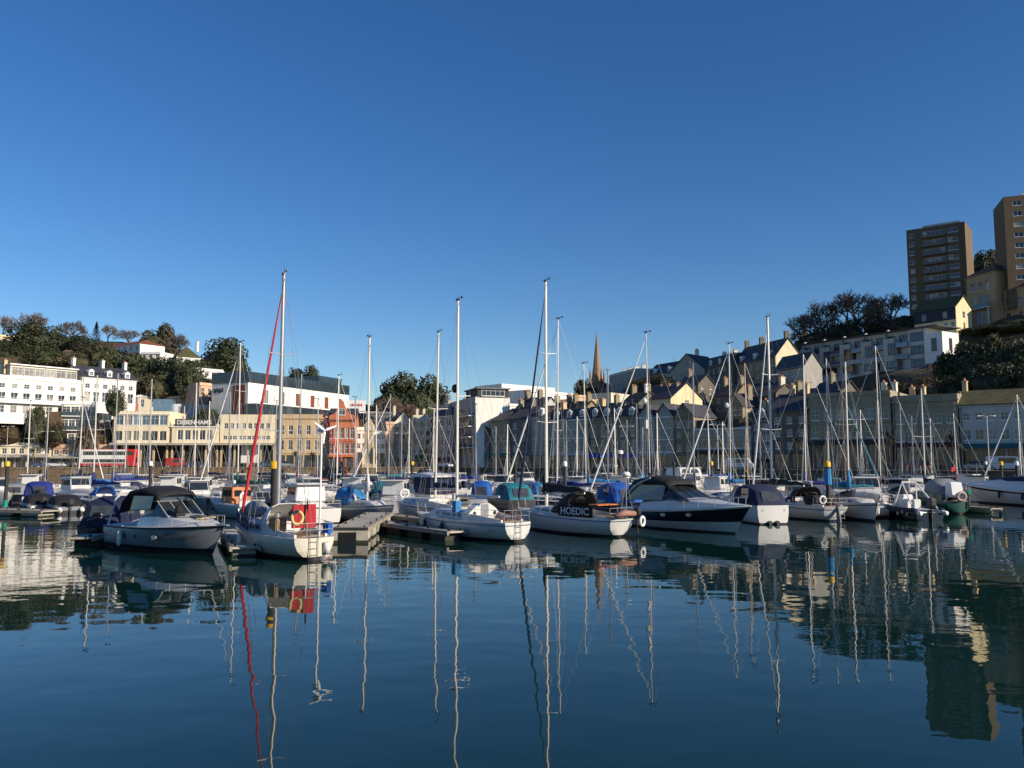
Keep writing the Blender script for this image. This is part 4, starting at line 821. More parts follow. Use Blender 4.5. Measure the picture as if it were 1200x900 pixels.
for a in [('twin headed promenade lamp at the far left',6,500,194),('twin headed lamp post in front of the low parade',53,506,194),('promenade lamp post in front of the store sign',246,503,195),('promenade lamp post before the sandstone building',352,505,196),
    ('promenade lamp left of the clock tower',418,505,197),('lamp post on the quay before the cream houses',470,508,197),('seafront lamp in front of the stone terrace',735,500,168),('seafront lamp in front of the long white shop',842,498,157),('seafront lamp before the broad grey cream block',1006,492,143),('seafront lamp before the pub awning',1160,488,132)]: lamp(*a)
# ------------------------------------------------------------------ boats
def crom(kn, t):
    for i in range(len(kn)-1):
        if t <= kn[i+1][0] + 1e-9:
            p1, p2 = kn[i], kn[i+1]; p0 = kn[max(0,i-1)]; p3 = kn[min(len(kn)-1,i+2)]
            h = p2[0]-p1[0]; f = (t-p1[0])/h; m1 = (p2[1]-p0[1])/max(1e-6,(p2[0]-p0[0]))*h; m2 = (p3[1]-p1[1])/max(1e-6,(p3[0]-p1[0]))*h
            return (2*f**3-3*f*f+1)*p1[1] + (f**3-2*f*f+f)*m1 + (-2*f**3+3*f*f)*p2[1] + (f**3-f*f)*m2
    return kn[-1][1]
SAILB = [(0,.62),(.15,.82),(.4,1.0),(.6,.93),(.78,.68),(.9,.36),(1,.02)]
FISHB = [(0,.80),(.2,.95),(.5,1.0),(.7,.9),(.85,.62),(.95,.28),(1,.02)]
MOTB = [(0,.90),(.3,1.0),(.55,.99),(.75,.80),(.88,.5),(.96,.22),(1,.02)]
class Boat:
    def __init__(s, name, label, cat, pos, grp=None, kind='sail', B=None, zs=.9, zb=1.25, rake=.09, trr=0):
        # pos = (stern px, stern D, bow px, L, 'far'|'near')  or  dict(px, D, rz, L) given at amidships
        if isinstance(pos, dict): L = pos['L']; x = PX(pos['px'], pos['D']); c = Vector((x, pos['D'])); a = R(pos['rz'])
        else:
            spx, D, bpx, L, side = pos; S = Vector((PX(spx, D), D)); k = PX(bpx, 100)/100
            A_ = k*k+1; B_ = -2*(S.x*k+S.y); C_ = S.length_squared - L*L; disc = B_*B_-4*A_*C_
            y = (-B_ + (math.sqrt(max(0, disc)) * (1 if side == 'far' else -1)))/(2*A_); Bw = Vector((k*y, y)); d = (Bw-S).normalized(); c = S + d*L/2; a = math.atan2(d.y, d.x)
        s.e = empty(name, (c.x, c.y, 0), a, label, cat, grp); s.c = c; s.a = a; s.L = L; s.B = B or L*.32; s.zs, s.zb = zs, zb; s.kn = {'sail': SAILB, 'fish': FISHB}.get(kind, MOTB); s.kind = kind; s.rake = rake*L; s.trr = trr
    def b(s, t): return crom(s.kn, t)*s.B/2
    def zd(s, t): return s.zs + (s.zb-s.zs)*max(0, (t-.1)/.9)**1.7
    def x(s, t): return -s.L/2 + s.L*t
    def t_at(s, px):      # fraction along hull whose centreline lies under pixel column px
        best = (1e9, .5); u = PX(px, 100)/100; cx, cy = s.c; dx, dy = math.cos(s.a), math.sin(s.a)
        for i in range(101):
            t = i/100; q = (t-.5)*s.L; v = abs((cx+dx*q)/(cy+dy*q) - u)
            if v < best[0]: best = (v, t)
        return best[1]
    def D_at(s, t): return s.c.y + math.sin(s.a)*(t-.5)*s.L
    def hull(s, rows, mats):
        """rows: z specs from the deck down: ('d',offset) below deck, ('f',fraction of deck height), ('z',height)"""
        N = 20; mb = MB(); grid = []
        for i in range(N+1):
            t = i/N; t = 1-(1-t)**1.15; zd = s.zd(t); st = []
            q = (2.6 if s.kind == 'sail' else 3.2)*(1-t)+(1.15 if s.kind == 'sail' else .9)*t
            for r in rows:
                z = zd - r[1] if r[0] == 'd' else (zd*r[1] if r[0] == 'f' else r[1])
                zbt = -.4 + (.44*max(0, 1-t/.4) if s.kind == 'sail' else 0); v = min(1, (zd - z)/(zd - zbt)); y = s.b(t)*(1 - v**q*(.8 if s.kind == 'sail' else (.35+.6*t)))
                if s.kind == 'sail': k_ = max(0, 1 - t/.7); y = y*(1-k_) + k_*s.b(t)*math.sqrt(max(0, 1-(min(1,v)*.985)**2.3))
                st.append((s.x(t) - s.rake*v*t**3 + (s.trr*v if t < .01 else 0) - (s.trr*.0), max(y, .012), z))
            grid.append(st)
        n = len(rows)
        for sg in (1, -1):
            base = len(mb.v)
            for st in grid: mb.v += [(x, y*sg, z) for x, y, z in st]
            for i in range(N):
                for j in range(n-1):
                    f = (base+i*n+j, base+i*n+j+1, base+(i+1)*n+j+1, base+(i+1)*n+j); mb.f.append(f if sg == 1 else f[::-1]); mb.m.append(min(j, len(mats)-1))
        # transom and stem bottom
        for j in range(n-1):
            a, b2 = grid[0][j], grid[0][j+1]; cv = .13 if s.kind == 'sail' else .05; K = 8
            for c in range(K):
                f0, f1 = -1+2*c/K, -1+2*(c+1)/K
                mb.add([(a[0]-cv*(1-f0*f0),a[1]*f0,a[2]),(b2[0]-cv*(1-f0*f0),b2[1]*f0,b2[2]),(b2[0]-cv*(1-f1*f1),b2[1]*f1,b2[2]),(a[0]-cv*(1-f1*f1),a[1]*f1,a[2])], [(0,1,2,3)], min(j, len(mats)-1))
        s.h = mb.build('hull', mats, s.e, ang=40)
        dk = MB(); st = [(g[0][0], g[0][1]-.02, g[0][2]-.015) for g in grid]
        for a, b2 in zip(st, st[1:]):
            ca, cb = .05*a[1], .05*b2[1]
            dk.add([a, b2, (b2[0],0,b2[2]+cb), (a[0],0,a[2]+ca)], [(0,1,2,3)]); dk.add([(a[0],0,a[2]+ca), (b2[0],0,b2[2]+cb), (b2[0],-b2[1],b2[2]), (a[0],-a[1],a[2])], [(0,1,2,3)])
        dk.build('deck', deckm, s.e); s.grid = grid; return s.h
    def strake(s, m, dz=.05, r=.035, t0=0, t1=1):
        q = MB()
        for sg in (-1, 1):
            q.path([(g[0][0], g[0][1]*sg, g[0][2]-dz) for g in s.grid], r, 6)
        q.build('rubbing_strake', m, s.e)
    def rails(s, t0=.12, t1=.86, h=.6, full=True):
        posts = MB(); wires = MB(); n = max(3, int(s.L*(t1-t0)/1.8))
        for sg in (-1, 1):
            pts = []
            for i in range(n+1):
                t = t0+(t1-t0)*i/n; p = Vector((s.x(t), sg*(s.b(t)-.08), s.zd(t))); pts.append(p); posts.tube(p, p+Vector((0,0,h)), .014, n=5)
            for z in (h*.5, h): wires.path([p+Vector((0,0,z)) for p in pts], .007, 4)
        posts.build('stanchion', steel, s.e); wires.build('guard_wire', wire, s.e)
        pp = MB(); z = s.zd(.95)
        A = [(s.x(t1), sg*(s.b(t1)-.08), s.zd(t1)) for sg in (-1, 1)]; tip = (s.x(.99), 0, s.zd(1)+h)
        pp.path([(A[0][0],A[0][1],A[0][2]+h), (s.x(.95),-s.b(.95),s.zd(.95)+h), tip, (s.x(.95),s.b(.95),s.zd(.95)+h), (A[1][0],A[1][1],A[1][2]+h)], .012, 6)
        for sg in (-1, 1): pp.tube((s.x(.94),sg*s.b(.94)*.9,s.zd(.94)), (s.x(.955),sg*s.b(.95),s.zd(.95)+h), .011); pp.tube(A[0 if sg<0 else 1], (A[0][0], A[0 if sg<0 else 1][1], A[0][2]+h), .011)
        pp.build('pulpit', steel, s.e)
        ps = MB(); xs = s.x(.01); b0 = s.b(.02)-.06
        for z in (.32, h): ps.path([(s.x(t0),b0+.1,s.zd(t0)+z),(xs,b0,s.zd(0)+z),(xs,-b0,s.zd(0)+z),(s.x(t0),-b0-.1,s.zd(t0)+z)], .017, 6)
        for y in (-b0, -b0*.35, b0*.35, b0): ps.tube((xs,y,s.zd(0)), (xs,y,s.zd(0)+h), .016)
        ps.build('pushpit', steel, s.e)
    def fenders(s, ts, side=-1, m=None):
        for t in ts:
            q = MB(); y = side*(s.b(t)+.1); z = s.zd(t); q.loft([[(s.x(t)+r*math.cos(k), y+r*math.sin(k), zz) for k in [2*math.pi*i/9 for i in range(9)]] for r, zz in ((.02,z-.18),(.09,z-.25),(.11,z-.35),(.11,z-.75),(.08,z-.85),(.02,z-.9))]); q.tube((s.x(t),y,z-.2),(s.x(t),side*(s.b(t)-.05),z+.05),.012)
            q.build('fender', m or fenderm, s.e, smooth=True)
    def cabin(s, t0, t1, wf, h0, h1, m=None, win=True, wm=None, zoff=0):
        """tapered coachroof following the deck"""
        N = 8; rg = []; tn = []
        for i in range(N+1):
            t = t0+(t1-t0)*i/N; hh = (h0+(h1-h0)*i/N)*(1 if i < N else .12); w_ = min(s.b(t)*wf, s.b(t0)*wf*1.1)*(1 if i < N else .8); z = s.zd(t)-.01+zoff; x = s.x(t)
            rg.append([(x,-w_,z),(x,-w_*.93,z+hh*.8),(x,-w_*.8,z+hh),(x,0,z+hh*1.12),(x,w_*.8,z+hh),(x,w_*.93,z+hh*.8),(x,w_,z)]); tn.append((x,w_,z,hh))
        q = MB().loft(rg); c = q.build('cabin', m or deckm, s.e, ang=35)
        if win:
            for sg in (-1, 1):
                for (a, b2) in ((1,2.6),(3,4.6),(5,6.2)):
                    def at(k, f):
                        i = int(k); g = k-i; p = [tn[i][j]*(1-g)+tn[min(N,i+1)][j]*g for j in range(4)]; return (p[0], sg*(p[1]*(1-.07*f/.8)+.012), p[2]+p[3]*f)
                    wq = MB().add([at(a,.25), at(b2,.3), at(b2-.1,.66), at(a+.1,.7)], [(0,1,2,3)]); wq.build('cabin_window', wm or bglass, c)
        return c
    def cockpit(s, t0, t1, m=None):
        q = MB()
        for sg in (-1, 1):
            rg = []
            for i in range(6):
                t = t0+(t1-t0)*i/5; y = sg*s.b(t)*.72; h = .12+.22*i/5; rg.append([(s.x(t),y-.06,s.zd(t)-.02),(s.x(t),y+.06,s.zd(t)-.02),(s.x(t),y+.05,s.zd(t)+h),(s.x(t),y-.05,s.zd(t)+h)])
            q.loft(rg)
        q.build('coaming', m or deckm, s.e); f = MB(); z = s.zd(t0); f.trap(s.x(t0), s.x(t1), s.b(t0)*.6, s.b(t1)*.6, z+.03, s.x(t0), s.x(t1), s.b(t0)*.6, s.b(t1)*.6, z+.06); f.build('cockpit_sole', teak, s.e)
    def sprayhood(s, t, m, w_=None, h=.95, ln=1.3, win=True, z0=.3):
        w_ = w_ or s.b(t)*.75; x = s.x(t); z = s.zd(t)+z0*.5; rg = []
        for i in range(6):
            f = i/5; hh = h*(.35+.65*math.sin(f*math.pi/2)); xx = x+ln*(1-f)-.1; ww = w_*(.82+.18*f)
            rg.append([(xx - .25*(k/4-1)**2*0, ww*math.cos(math.pi*k/8)*(1 if True else 1), z+hh*min(1, math.sin(math.pi*k/8)*1.25)) for k in range(9)])
        q = MB(); q.loft(rg, caps=False, closed=False); o = q.build('sprayhood', m, s.e, smooth=True); md = o.modifiers.new('thickness', 'SOLIDIFY'); md.thickness = .03
        if win:
            for k0 in (1, 5):
                wv = MB(); r1, r4 = rg[1], rg[3]; off = lambda p, d: (p[0]+.02, p[1]*1.03, p[2]+.03)
                wv.add([off(r1[k0],0), off(r1[k0+2],0), off(r4[k0+2],0), off(r4[k0],0)], [(0,1,2,3)]); wv.build('clear_panel', pvc, o)
        return o
    def canopy(s, x0, x1, w_, z0, h, m, slope0=.3, slope1=.3, win=True):
        """closed cockpit cover with rounded roof"""
        rg = []
        for f, k in ((0,.04),(slope0*.45,.72),(slope0,.94),(.5,1),(1-slope1,.96),(1-slope1*.45,.75),(1,.05)):
            x = x0+(x1-x0)*f; hh = h*k; rg.append([(x,-w_,z0),(x,-w_*.97,z0+hh*.5),(x,-w_*.86,z0+hh*.88),(x,-w_*.5,z0+hh),(x,w_*.5,z0+hh),(x,w_*.86,z0+hh*.88),(x,w_*.97,z0+hh*.5),(x,w_,z0)])
        o = MB().loft(rg).build('canopy', m, s.e, ang=50)
        if win:
            for sg in (-1, 1):
                q = MB(); xa = x0+(x1-x0)*.36; xb = x0+(x1-x0)*.64; q.add([(xa,sg*(w_*.985+.015),z0+h*.3),(xb,sg*(w_*.985+.015),z0+h*.3),(xb,sg*(w_*.90+.02),z0+h*.8),(xa,sg*(w_*.90+.02),z0+h*.8)], [(0,1,2,3)]); q.build('clear_panel', pvc, o)
            q = MB(); xa = x0+(x1-x0)*slope0*.12; xb = x0+(x1-x0)*slope0*.40; q.add([(xa-.05,-w_*.6,z0+h*.18),(xa-.05,w_*.6,z0+h*.18),(xb-.05,w_*.55,z0+h*.68),(xb-.05,-w_*.55,z0+h*.68)], [(0,1,2,3)]); q.build('clear_panel', pvc, o)
        return o
    def rig(s, mpx=None, top=None, t=.55, H=None, cover=None, furl=None, r=None, spreaders=1, mm=None, boom=True, backstay=True, wires=True, vane=True, booml=None, radar=False, coverh=.16, lean=0):
        if mpx is not None: t = min(.72, max(.4, s.t_at(mpx)))
        x = s.x(t); zd = s.zd(t); z0 = zd+.35
        if top is not None: H = P(mpx, top, s.D_at(t)).z
        r = (r or max(.055, H*.0062))*.95; mm = mm or alu
        m = MB(); m.tube((x,0,zd), (x-lean*H*.02,0,H), (r*1.3, r*.9), (r*.95, r*.7), 8); mo = m.build('mast', mm, s.e, ang=60)
        hx = lambda z: x-lean*H*.02*(z-zd)/(H-zd)
        for k in range(spreaders):
            z = zd+(H-zd)*((.55,) if spreaders == 1 else (.38,.68))[k]; q = MB(); sw = s.B*(.29-.05*k)
            q.path([(hx(z)-.12,-sw,z+.06),(hx(z),0,z),(hx(z)-.12,sw,z+.06)], .025, 5); q.build('spreader', mm, mo)
        if vane:
            q = MB(); q.tube((hx(H)-.05,0,H),(hx(H)-.05,0,H+.35),.01,n=4); q.tube((hx(H)-.35,0,H+.12),(hx(H)+.3,0,H+.12),.015,n=4); q.box(hx(H)-.4,hx(H)-.25,-.01,.01,H+.08,H+.2); q.box(hx(H)-.1,hx(H)+.12,-.06,.06,H-.02,H+.08); q.build('wind_vane', blk, mo)
        if radar: q = MB(); q.ball((hx(H*.62)+.25,0,H*.62), .2, sz=1.3); q.build('radar_reflector', radar, mo, smooth=True)
        fz = H*.97; bow = (s.L/2-.12, 0, s.zd(1)+.05)
        if wires:
            q = MB(); wr = .009 if s.c.y < 70 else .012
            if not furl: q.tube(bow, (hx(fz),0,fz), wr, n=4)
            if backstay: q.tube((-s.L/2+.1,0,s.zd(0)), (hx(H),0,H), wr, n=4)
            zs_ = zd+(H-zd)*(.55 if spreaders == 1 else .68); sw = s.B*(.29 if spreaders == 1 else .24); yb = s.b(t)-.05
            for sg in (-1, 1):
                q.path([(x-.1,sg*yb,zd),(hx(zs_)-.12,sg*sw,zs_+.06),(hx(fz),0,fz)], wr, 4); q.tube((x-.5,sg*yb,zd),(hx(zs_),0,zs_),wr,n=4); q.tube((x+.4,sg*yb*.97,zd),(hx(zs_),0,zs_),wr,n=4)
            q.build('rigging', wire, s.e)
        if furl:
            a = Vector(bow)+Vector((0,0,.25)); b2 = Vector((hx(fz),0,fz)); q = MB(); q.path([a, a.lerp(b2,.05), a.lerp(b2,.35), a.lerp(b2,.8), b2], [.05,.085,.08,.045,.015], 7); q.build('furled_headsail', furl, s.e, smooth=True)
        if boom:
            bl = booml or s.L*.36; zb_ = zd+1.15 if s.L > 7.5 else zd+.85; q = MB(); q.tube((x-.08,0,zb_),(x-bl,0,zb_+.05),(.06,.08),(.05,.07),7); q.build('boom', mm, s.e)
            if cover:
                c = coverh; q = MB(); rg = []
                for i in range(9):
                    f = i/8; rr = c*(1.25-.75*f)*(1+.07*math.sin(i*2.3)); zz = zb_+.1+rr*.7-.04*math.sin(i*1.7)
                    rg.append([(x-.02-f*bl*.98+(.0), rr*.62*math.cos(k), zz+rr*1.1*math.sin(k)) for k in [2*math.pi*j/8 for j in range(8)]])
                q.loft(rg); q.path([(x+r*1.2,0,zb_-.1),(x+r*1.2,0,zb_+.6),(x+r*.5,0,zb_+c*7)], [c*.7,c*.75,.07], 7); q.build('sail_cover', cover, s.e, smooth=True)
        return x, H
    def rudder(s, m):
        q = MB(); x = -s.L/2; q.hexa([(x-.5,-.04,-.4),(x+.02,-.04,-.4),(x+.02,.04,-.4),(x-.5,.04,-.4)], [(x-.22,-.04,s.zs+.1),(x-.02,-.04,s.zs+.1),(x-.02,.04,s.zs+.1),(x-.22,.04,s.zs+.1)]); q.build('rudder', m, s.e)
    def outboard(s, y=0, dx=0, m=None, z=.1, k=1):
        x = -s.L/2-.25+dx; q = MB(); q.loft([[(x+a*k,y+b2*k,s.zs+z+h*k) for a, b2 in ((-.28*g,-.16*g),(.2*g,-.16*g),(.2*g,.16*g),(-.28*g,.16*g))] for g, h in ((.7,.0),(1,.12),(1,.42),(.75,.55))]); o = q.build('outboard_motor', m or blk, s.e, bevel=.03); l = MB(); l.box(x-.07*k,x+.05*k,y-.035,y+.035,max(-.3,s.zs+z-1.0),s.zs+z); l.build('leg', blk, o)
    def ladder(s, y=0):
        q = MB(); x = -s.L/2-.2
        for d in (-.18, .18): q.tube((x,y+d,.15),(x+.02,y+d,s.zs+.5),.017,n=5)
        for i in range(4): q.tube((x,y-.18,.25+i*.27),(x,y+.18,.25+i*.27),.017,n=5)
        q.build('boarding_ladder', steel, s.e)
    def screen(s, x0, x1, w0, w1, z0, z1, m=None, fm=None, name='windscreen'):
        """wraparound screen: glass prism with frame bars"""
        q = MB(); q.trap(x1-.02-(x1-x0)*.0-1.4*.0-.9, x1, w0, w0*.86, z0, x0-.9+.05, x0, w1, w1*.9, z1); g = q.build(name, m or grpglass, s.e); f = MB()
        for y0, y1 in ((-.86,-.9),(-.29,-.3),(.29,.3),(.86,.9)): f.tube((x1+.01,w0*y0,z0),(x0+.01,w1*y1,z1),.025,n=5)
        f.tube((x0,-w1*.9,z1+.01),(x0,w1*.9,z1+.01),.03,n=5); f.tube((x1,-w0*.86,z0),(x1,w0*.86,z0),.03,n=5)
        for sg in (-1, 1): f.tube((x0,sg*w1*.9,z1+.01),(x0-.85,sg*w1,z1+.01),.03,n=5)
        f.build('frame', fm or alu, g); return g
def superstructure(s, t0, t1, prof, m, wf=.78, name='cabin'):
    """lofted upper works; prof: list of (fraction, height, widthfactor)"""
    rg = []
    for f, h, wk in prof:
        t = t0+(t1-t0)*f; w_ = s.b(t)*wf*wk; z = s.zd(t)-.02; x = s.x(t); rg.append([(x,-w_,z),(x,-w_*.9,z+h*.75),(x,-w_*.7,z+h),(x,0,z+h*1.06),(x,w_*.7,z+h),(x,w_*.9,z+h*.75),(x,w_,z)])
    return MB().loft(rg).build(name, m, s.e, ang=40)
WB = [('d',0),('d',.13),('d',.2),('f',.68),('f',.42),('z',.16),('z',.07),('z',-.4)]      # deck, band, stripe, topsides, boot line, antifouling
def mats6(h, stripe=None, boot=None): return [h, stripe or h, h, h, h, boot or bluebt, antif]
GF = 'boats moored in the harbour'
def sloop(label, pos, hull=None, stripe=None, boot=None, cover=None, hood=None, mpx=None, top=None, furl=None, zs=.85, zb=1.2, lod=1, kind='sail', spreaders=1, mm=None, H=None, wm=None, name='sailing_yacht', **k):
    s = Boat(name, label, 'sailing boat', pos, GF, kind, zs=zs, zb=zb); s.hull(WB, mats6(hull or gel, stripe, boot))
    s.cabin(.36, .80, .68, .42, .28, wm=wm); s.cockpit(.05, .36)
    if mpx is not None or H: s.rig(mpx, top, H=H, cover=cover, furl=furl, spreaders=spreaders, mm=mm, **k)
    if hood: s.sprayhood(.33, hood)
    s.rails(); s.fenders((.35,.6) if lod else (.3,.5,.7), side=-1 if math.sin(s.a) > -.3 else 1)
    return s
# --- 1 the grey sports cruiser, front left
s = Boat('motor_cruiser', 'grey sports cruiser with black canopy top at the front left, bow towards the right', 'motor boat', (155,42.0,264,8.0,'near'), GF, 'motor', B=3.0, zs=1.1, zb=1.35, rake=.13)
s.hull([('d',0),('d',.1),('f',.5),('z',.28),('z',.12),('z',-.4)], [blk, greygel, greygel, blk, antif]); s.strake(blk, .04, .045)
superstructure(s, .34, .97, [(0,.5,.98),(.1,.62,1),(.3,.62,.98),(.55,.45,.95),(.8,.22,.85),(1,.03,.5)], gel)
s.screen(s.x(.50), s.x(.62), 1.05, .98, s.zd(.5)+.5, s.zd(.5)+1.15, grpglass)
q = MB(); q.box(s.x(.72), s.x(.78), -.3, .3, s.zd(.75)+.40, s.zd(.75)+.46); q.build('deck_hatch', bglass, s.e)
q = MB(); rg = []
for f, h, ww in ((0,.55,1.0),(.12,1.25,1.0),(.25,1.62,.98),(.6,1.78,.95),(.9,1.6,.93),(1,1.4,.9)):
    x = s.x(.10)+f*(s.x(.54)-s.x(.10)); z = s.zd(.3)+.05; rg.append([(x,-1.12*ww,z+h-.22),(x,-1.0*ww,z+h-.04),(x,-.5*ww,z+h+.06),(x,.5*ww,z+h+.06),(x,1.0*ww,z+h-.04),(x,1.12*ww,z+h-.22)])
q.loft(rg, caps=False, closed=False); o = q.build('canopy', c_blk, s.e, ang=60); md = o.modifiers.new('thickness', 'SOLIDIFY'); md.thickness = .05
q = MB()
for sg in (-1, 1): q.add([(s.x(.26),sg*1.16,s.zd(.2)+.75),(s.x(.48),sg*1.12,s.zd(.4)+.85),(s.x(.49),sg*1.03,s.zd(.4)+1.42),(s.x(.28),sg*1.08,s.zd(.3)+1.42)], [(0,1,2,3)])
q.add([(s.x(.505),-.95,s.zd(.5)+1.17),(s.x(.505),.95,s.zd(.5)+1.17),(s.x(.50),.85,s.zd(.4)+1.62),(s.x(.50),-.85,s.zd(.4)+1.62)], [(0,1,2,3)]); q.build('clear_panel', pvc, o)
q = MB()
for sg in (-1, 1): q.path([(s.x(.02),sg*1.2,s.zd(.1)),(s.x(.09),sg*1.16,s.zd(.1)+1.2),(s.x(.12),sg*1.05,s.zd(.1)+1.6)], .07, 6)
q.tube((s.x(.12),-1.05,s.zd(.1)+1.6),(s.x(.12),1.05,s.zd(.1)+1.6),.07,n=6); q.build('radar_arch', trim, s.e)
q = MB()
for a in (.28, .40): q.torus((s.x(a), -s.b(a)*.99, s.zd(a)*.62), (0,1,0), .07, .02)
q.build('exhaust_port', blk, s.e)
q = MB(); q.loft([[(s.x(.6)+.2*math.cos(k), s.b(.6)*-1.0+o2, s.zd(.6)*.62+.1*math.sin(k)) for k in [2*math.pi*i/12 for i in range(12)]] for o2 in (-.04,.03)]); q.build('porthole', steel, s.e)
q = MB()
for sg in (-1, 1):
    pts = [(s.x(t), sg*(s.b(t)-.1), s.zd(t)+.42) for t in (.62,.72,.82,.92)]; q.path(pts+[(s.x(.985),0,s.zd(1)+.42)], .018, 5)
    for t in (.62,.72,.82,.92): q.tube((s.x(t),sg*(s.b(t)-.12),s.zd(t)),(s.x(t),sg*(s.b(t)-.1),s.zd(t)+.42),.015,n=5)
q.build('bow_rail', steel, s.e)
q = MB(); q.trap(s.L/2-.5, s.L/2+.35, .12, .08, s.zd(1)-.02, s.L/2-.5, s.L/2+.3, .12, .08, s.zd(1)+.05); q.build('anchor_roller', steel, s.e)
q = MB()
for i in range(3): q.torus((s.x(.8)+.1*i,-.15+.2*i,s.zd(.8)+.32+.03*i), (0,.1,1), .2, .03)
q.build('rope_coil', ropem, s.e)
q = MB(); q.ball((s.x(.66), -.55, s.zd(.66)+.75), .2, sz=1.2); q.box(s.x(.66)-.3, s.x(.66)+.15, -.75,-.3, s.zd(.66)+.3, s.zd(.66)+.62); q.build('covered_outboard', c_blk, s.e, bevel=.04)
q = MB(); 
for sg in (-1, 1): q.trap(s.x(.36), s.x(.58), .005, .005, s.zd(.4)+.12, s.x(.4), s.x(.54), .005, .005, s.zd(.4)+.4)
s.fenders((.25,), side=-1); q = MB()
for y in (-.4,.4): q.box(s.x(.3),s.x(.42),y-.25,y+.25,s.zd(.3)+.02,s.zd(.3)+.9)
q.build('helm_seat', trim, s.e, bevel=.05)
text('Dream Time', .30, letterd, s.e, (s.x(.77), -s.b(.77)*.86, s.zd(.77)*.66), (R(68), 0, R(22)), .01)
# --- 2 cluttered sloop, front left centre
s = Boat('sailing_yacht', 'cluttered white yacht with red cockpit screen, yellow lifebuoy and wind generator', 'sailing boat', (370,35.6,284,8.6,'far'), GF, 'sail', B=2.9, zs=.95, zb=1.3)
s.hull(WB, mats6(creamgel, creamgel, antif)); s.cabin(.36,.78,.66,.42,.3); s.cockpit(.04,.36)
s.rig(327, 322, cover=None, furl=redfurl, spreaders=2, mm=darkalu, boom=False, r=.10); s.rails(t0=.14); s.ladder(.1); s.fenders((.55,), 1)
s.sprayhood(.34, c_white, h=1.15, ln=1.5)
q = MB(); q.trap(s.x(.12), s.x(.135), .55, .55, s.zs+.35, s.x(.12), s.x(.135), .52, .52, s.zs+1.35); q.build('cockpit_screen', c_red, s.e)
q = MB(); q.torus((s.x(.03)-.1, .72, s.zs+.85), (1,.2,0), .27, .075); q.build('lifebuoy', mat('yellow_lifebuoy', (.6,.45,.18), .7), s.e, smooth=True)
q = MB(); q.box(s.x(.04), s.x(.09), -1.05, -.7, s.zs+.05, s.zs+.6); q.build('blue_bag', c_blue, s.e, bevel=.08)
q = MB(); q.box(s.x(.2), s.x(.3), .5, 1.0, s.zs+.15, s.zs+.75); q.build('locker_cover', c_orange if False else teak, s.e, bevel=.05)
px_ = (s.x(.03), -.35); ztop = P(371, 506, 36).z
q = MB(); q.tube((px_[0],px_[1],s.zs),(px_[0],px_[1],ztop),.05,.04,7); wg = q.build('wind_generator', trim, s.e)
q = MB(); q.path([(px_[0]-.3,px_[1],ztop+.05),(px_[0],px_[1],ztop+.08),(px_[0]+.28,px_[1],ztop+.08)], [.05,.11,.08], 8); q.build('nacelle', trim, wg)
q = MB(); c0 = Vector((px_[0]-.3, px_[1], ztop+.06)); rot_ = -s.a
for a in (35, 160, 275):
    dl = Vector((0, math.cos(R(a)), math.sin(R(a)))); k = Vector((0,-dl.z,dl.y))
    q.hexa([c0+dl*.08-k*.05+Vector((-.02,0,0)), c0+dl*.08+k*.05+Vector((-.02,0,0)), c0+dl*.08+k*.05+Vector((.02,0,0)), c0+dl*.08-k*.05+Vector((.02,0,0))], [c0+dl*.58-k*.03+Vector((-.01,0,0)), c0+dl*.58+k*.02+Vector((-.01,0,0)), c0+dl*.58+k*.02+Vector((.01,0,0)), c0+dl*.58-k*.03+Vector((.01,0,0))])
q.build('blade', trim, wg)
q = MB(); q.path([(s.x(.55),.2,s.zd(.55)+.75),(s.x(.7),.1,s.zd(.7)+.85),(s.x(.84),0,s.zd(.84)+.65)], [.22,.34,.26], 9); q.build('stowed_dinghy', c_grey, s.e, smooth=True)
q = MB(); q.trap(s.x(.42), s.x(.9), s.b(.42)+.02, s.b(.9)+.02, s.zd(.5)+.03, s.x(.42), s.x(.9), s.b(.42)+.0, s.b(.9)+.0, s.zd(.5)+.5); 
for sg in (1,):
    dg = MB(); dg.add([(s.x(.45),sg*(s.b(.45)-.05),s.zd(.45)+.02),(s.x(.85),sg*(s.b(.85)-.05),s.zd(.85)+.02),(s.x(.85),sg*(s.b(.85)-.05),s.zd(.85)+.5),(s.x(.45),sg*(s.b(.45)-.05),s.zd(.45)+.5)], [(0,1,2,3)]); dgo = dg.build('weather_cloth', c_navy, s.e); md = dgo.modifiers.new('t','SOLIDIFY'); md.thickness = .02
q = MB(); q.tube((s.x(.0)-.02,.5,s.zs+.3),(s.x(0)-.35,.5,s.zs+1.7),.015,n=5); fp = q.build('flag_staff', teak, s.e); q = MB(); q.add([(s.x(0)-.35,.5,s.zs+1.7),(s.x(0)-.75,.65,s.zs+1.45),(s.x(0)-.6,.6,s.zs+1.05),(s.x(0)-.22,.5,s.zs+1.3)], [(0,1,2,3)]); q.build('red_ensign', c_red, fp)
q = MB(); q.path([(s.x(0)-.15,-.5,.3),(s.x(0)-.2,-.5,.75)], [.16,.17], 9); q.build('stern_fender', fenderm, s.e, smooth=True)
# --- 3 blue hooded yacht
s = sloop('dark hulled yacht with blue sprayhood beside the concrete pontoon', (392,62,462,8.4,'near'), hull=greygel, stripe=trim, boot=antif, mpx=431, top=395, furl=None, zs=.95, zb=1.3, boom=True, cover=c_white)
s.sprayhood(.26, c_lblue, h=1.2, ln=1.9, w_=1.1); q = MB(); q.torus((s.x(.45),-.4,s.zd(.4)+.6),(.3,1,.2),.3,.09); q.build('lifebuoy', trim, s.e, smooth=True)
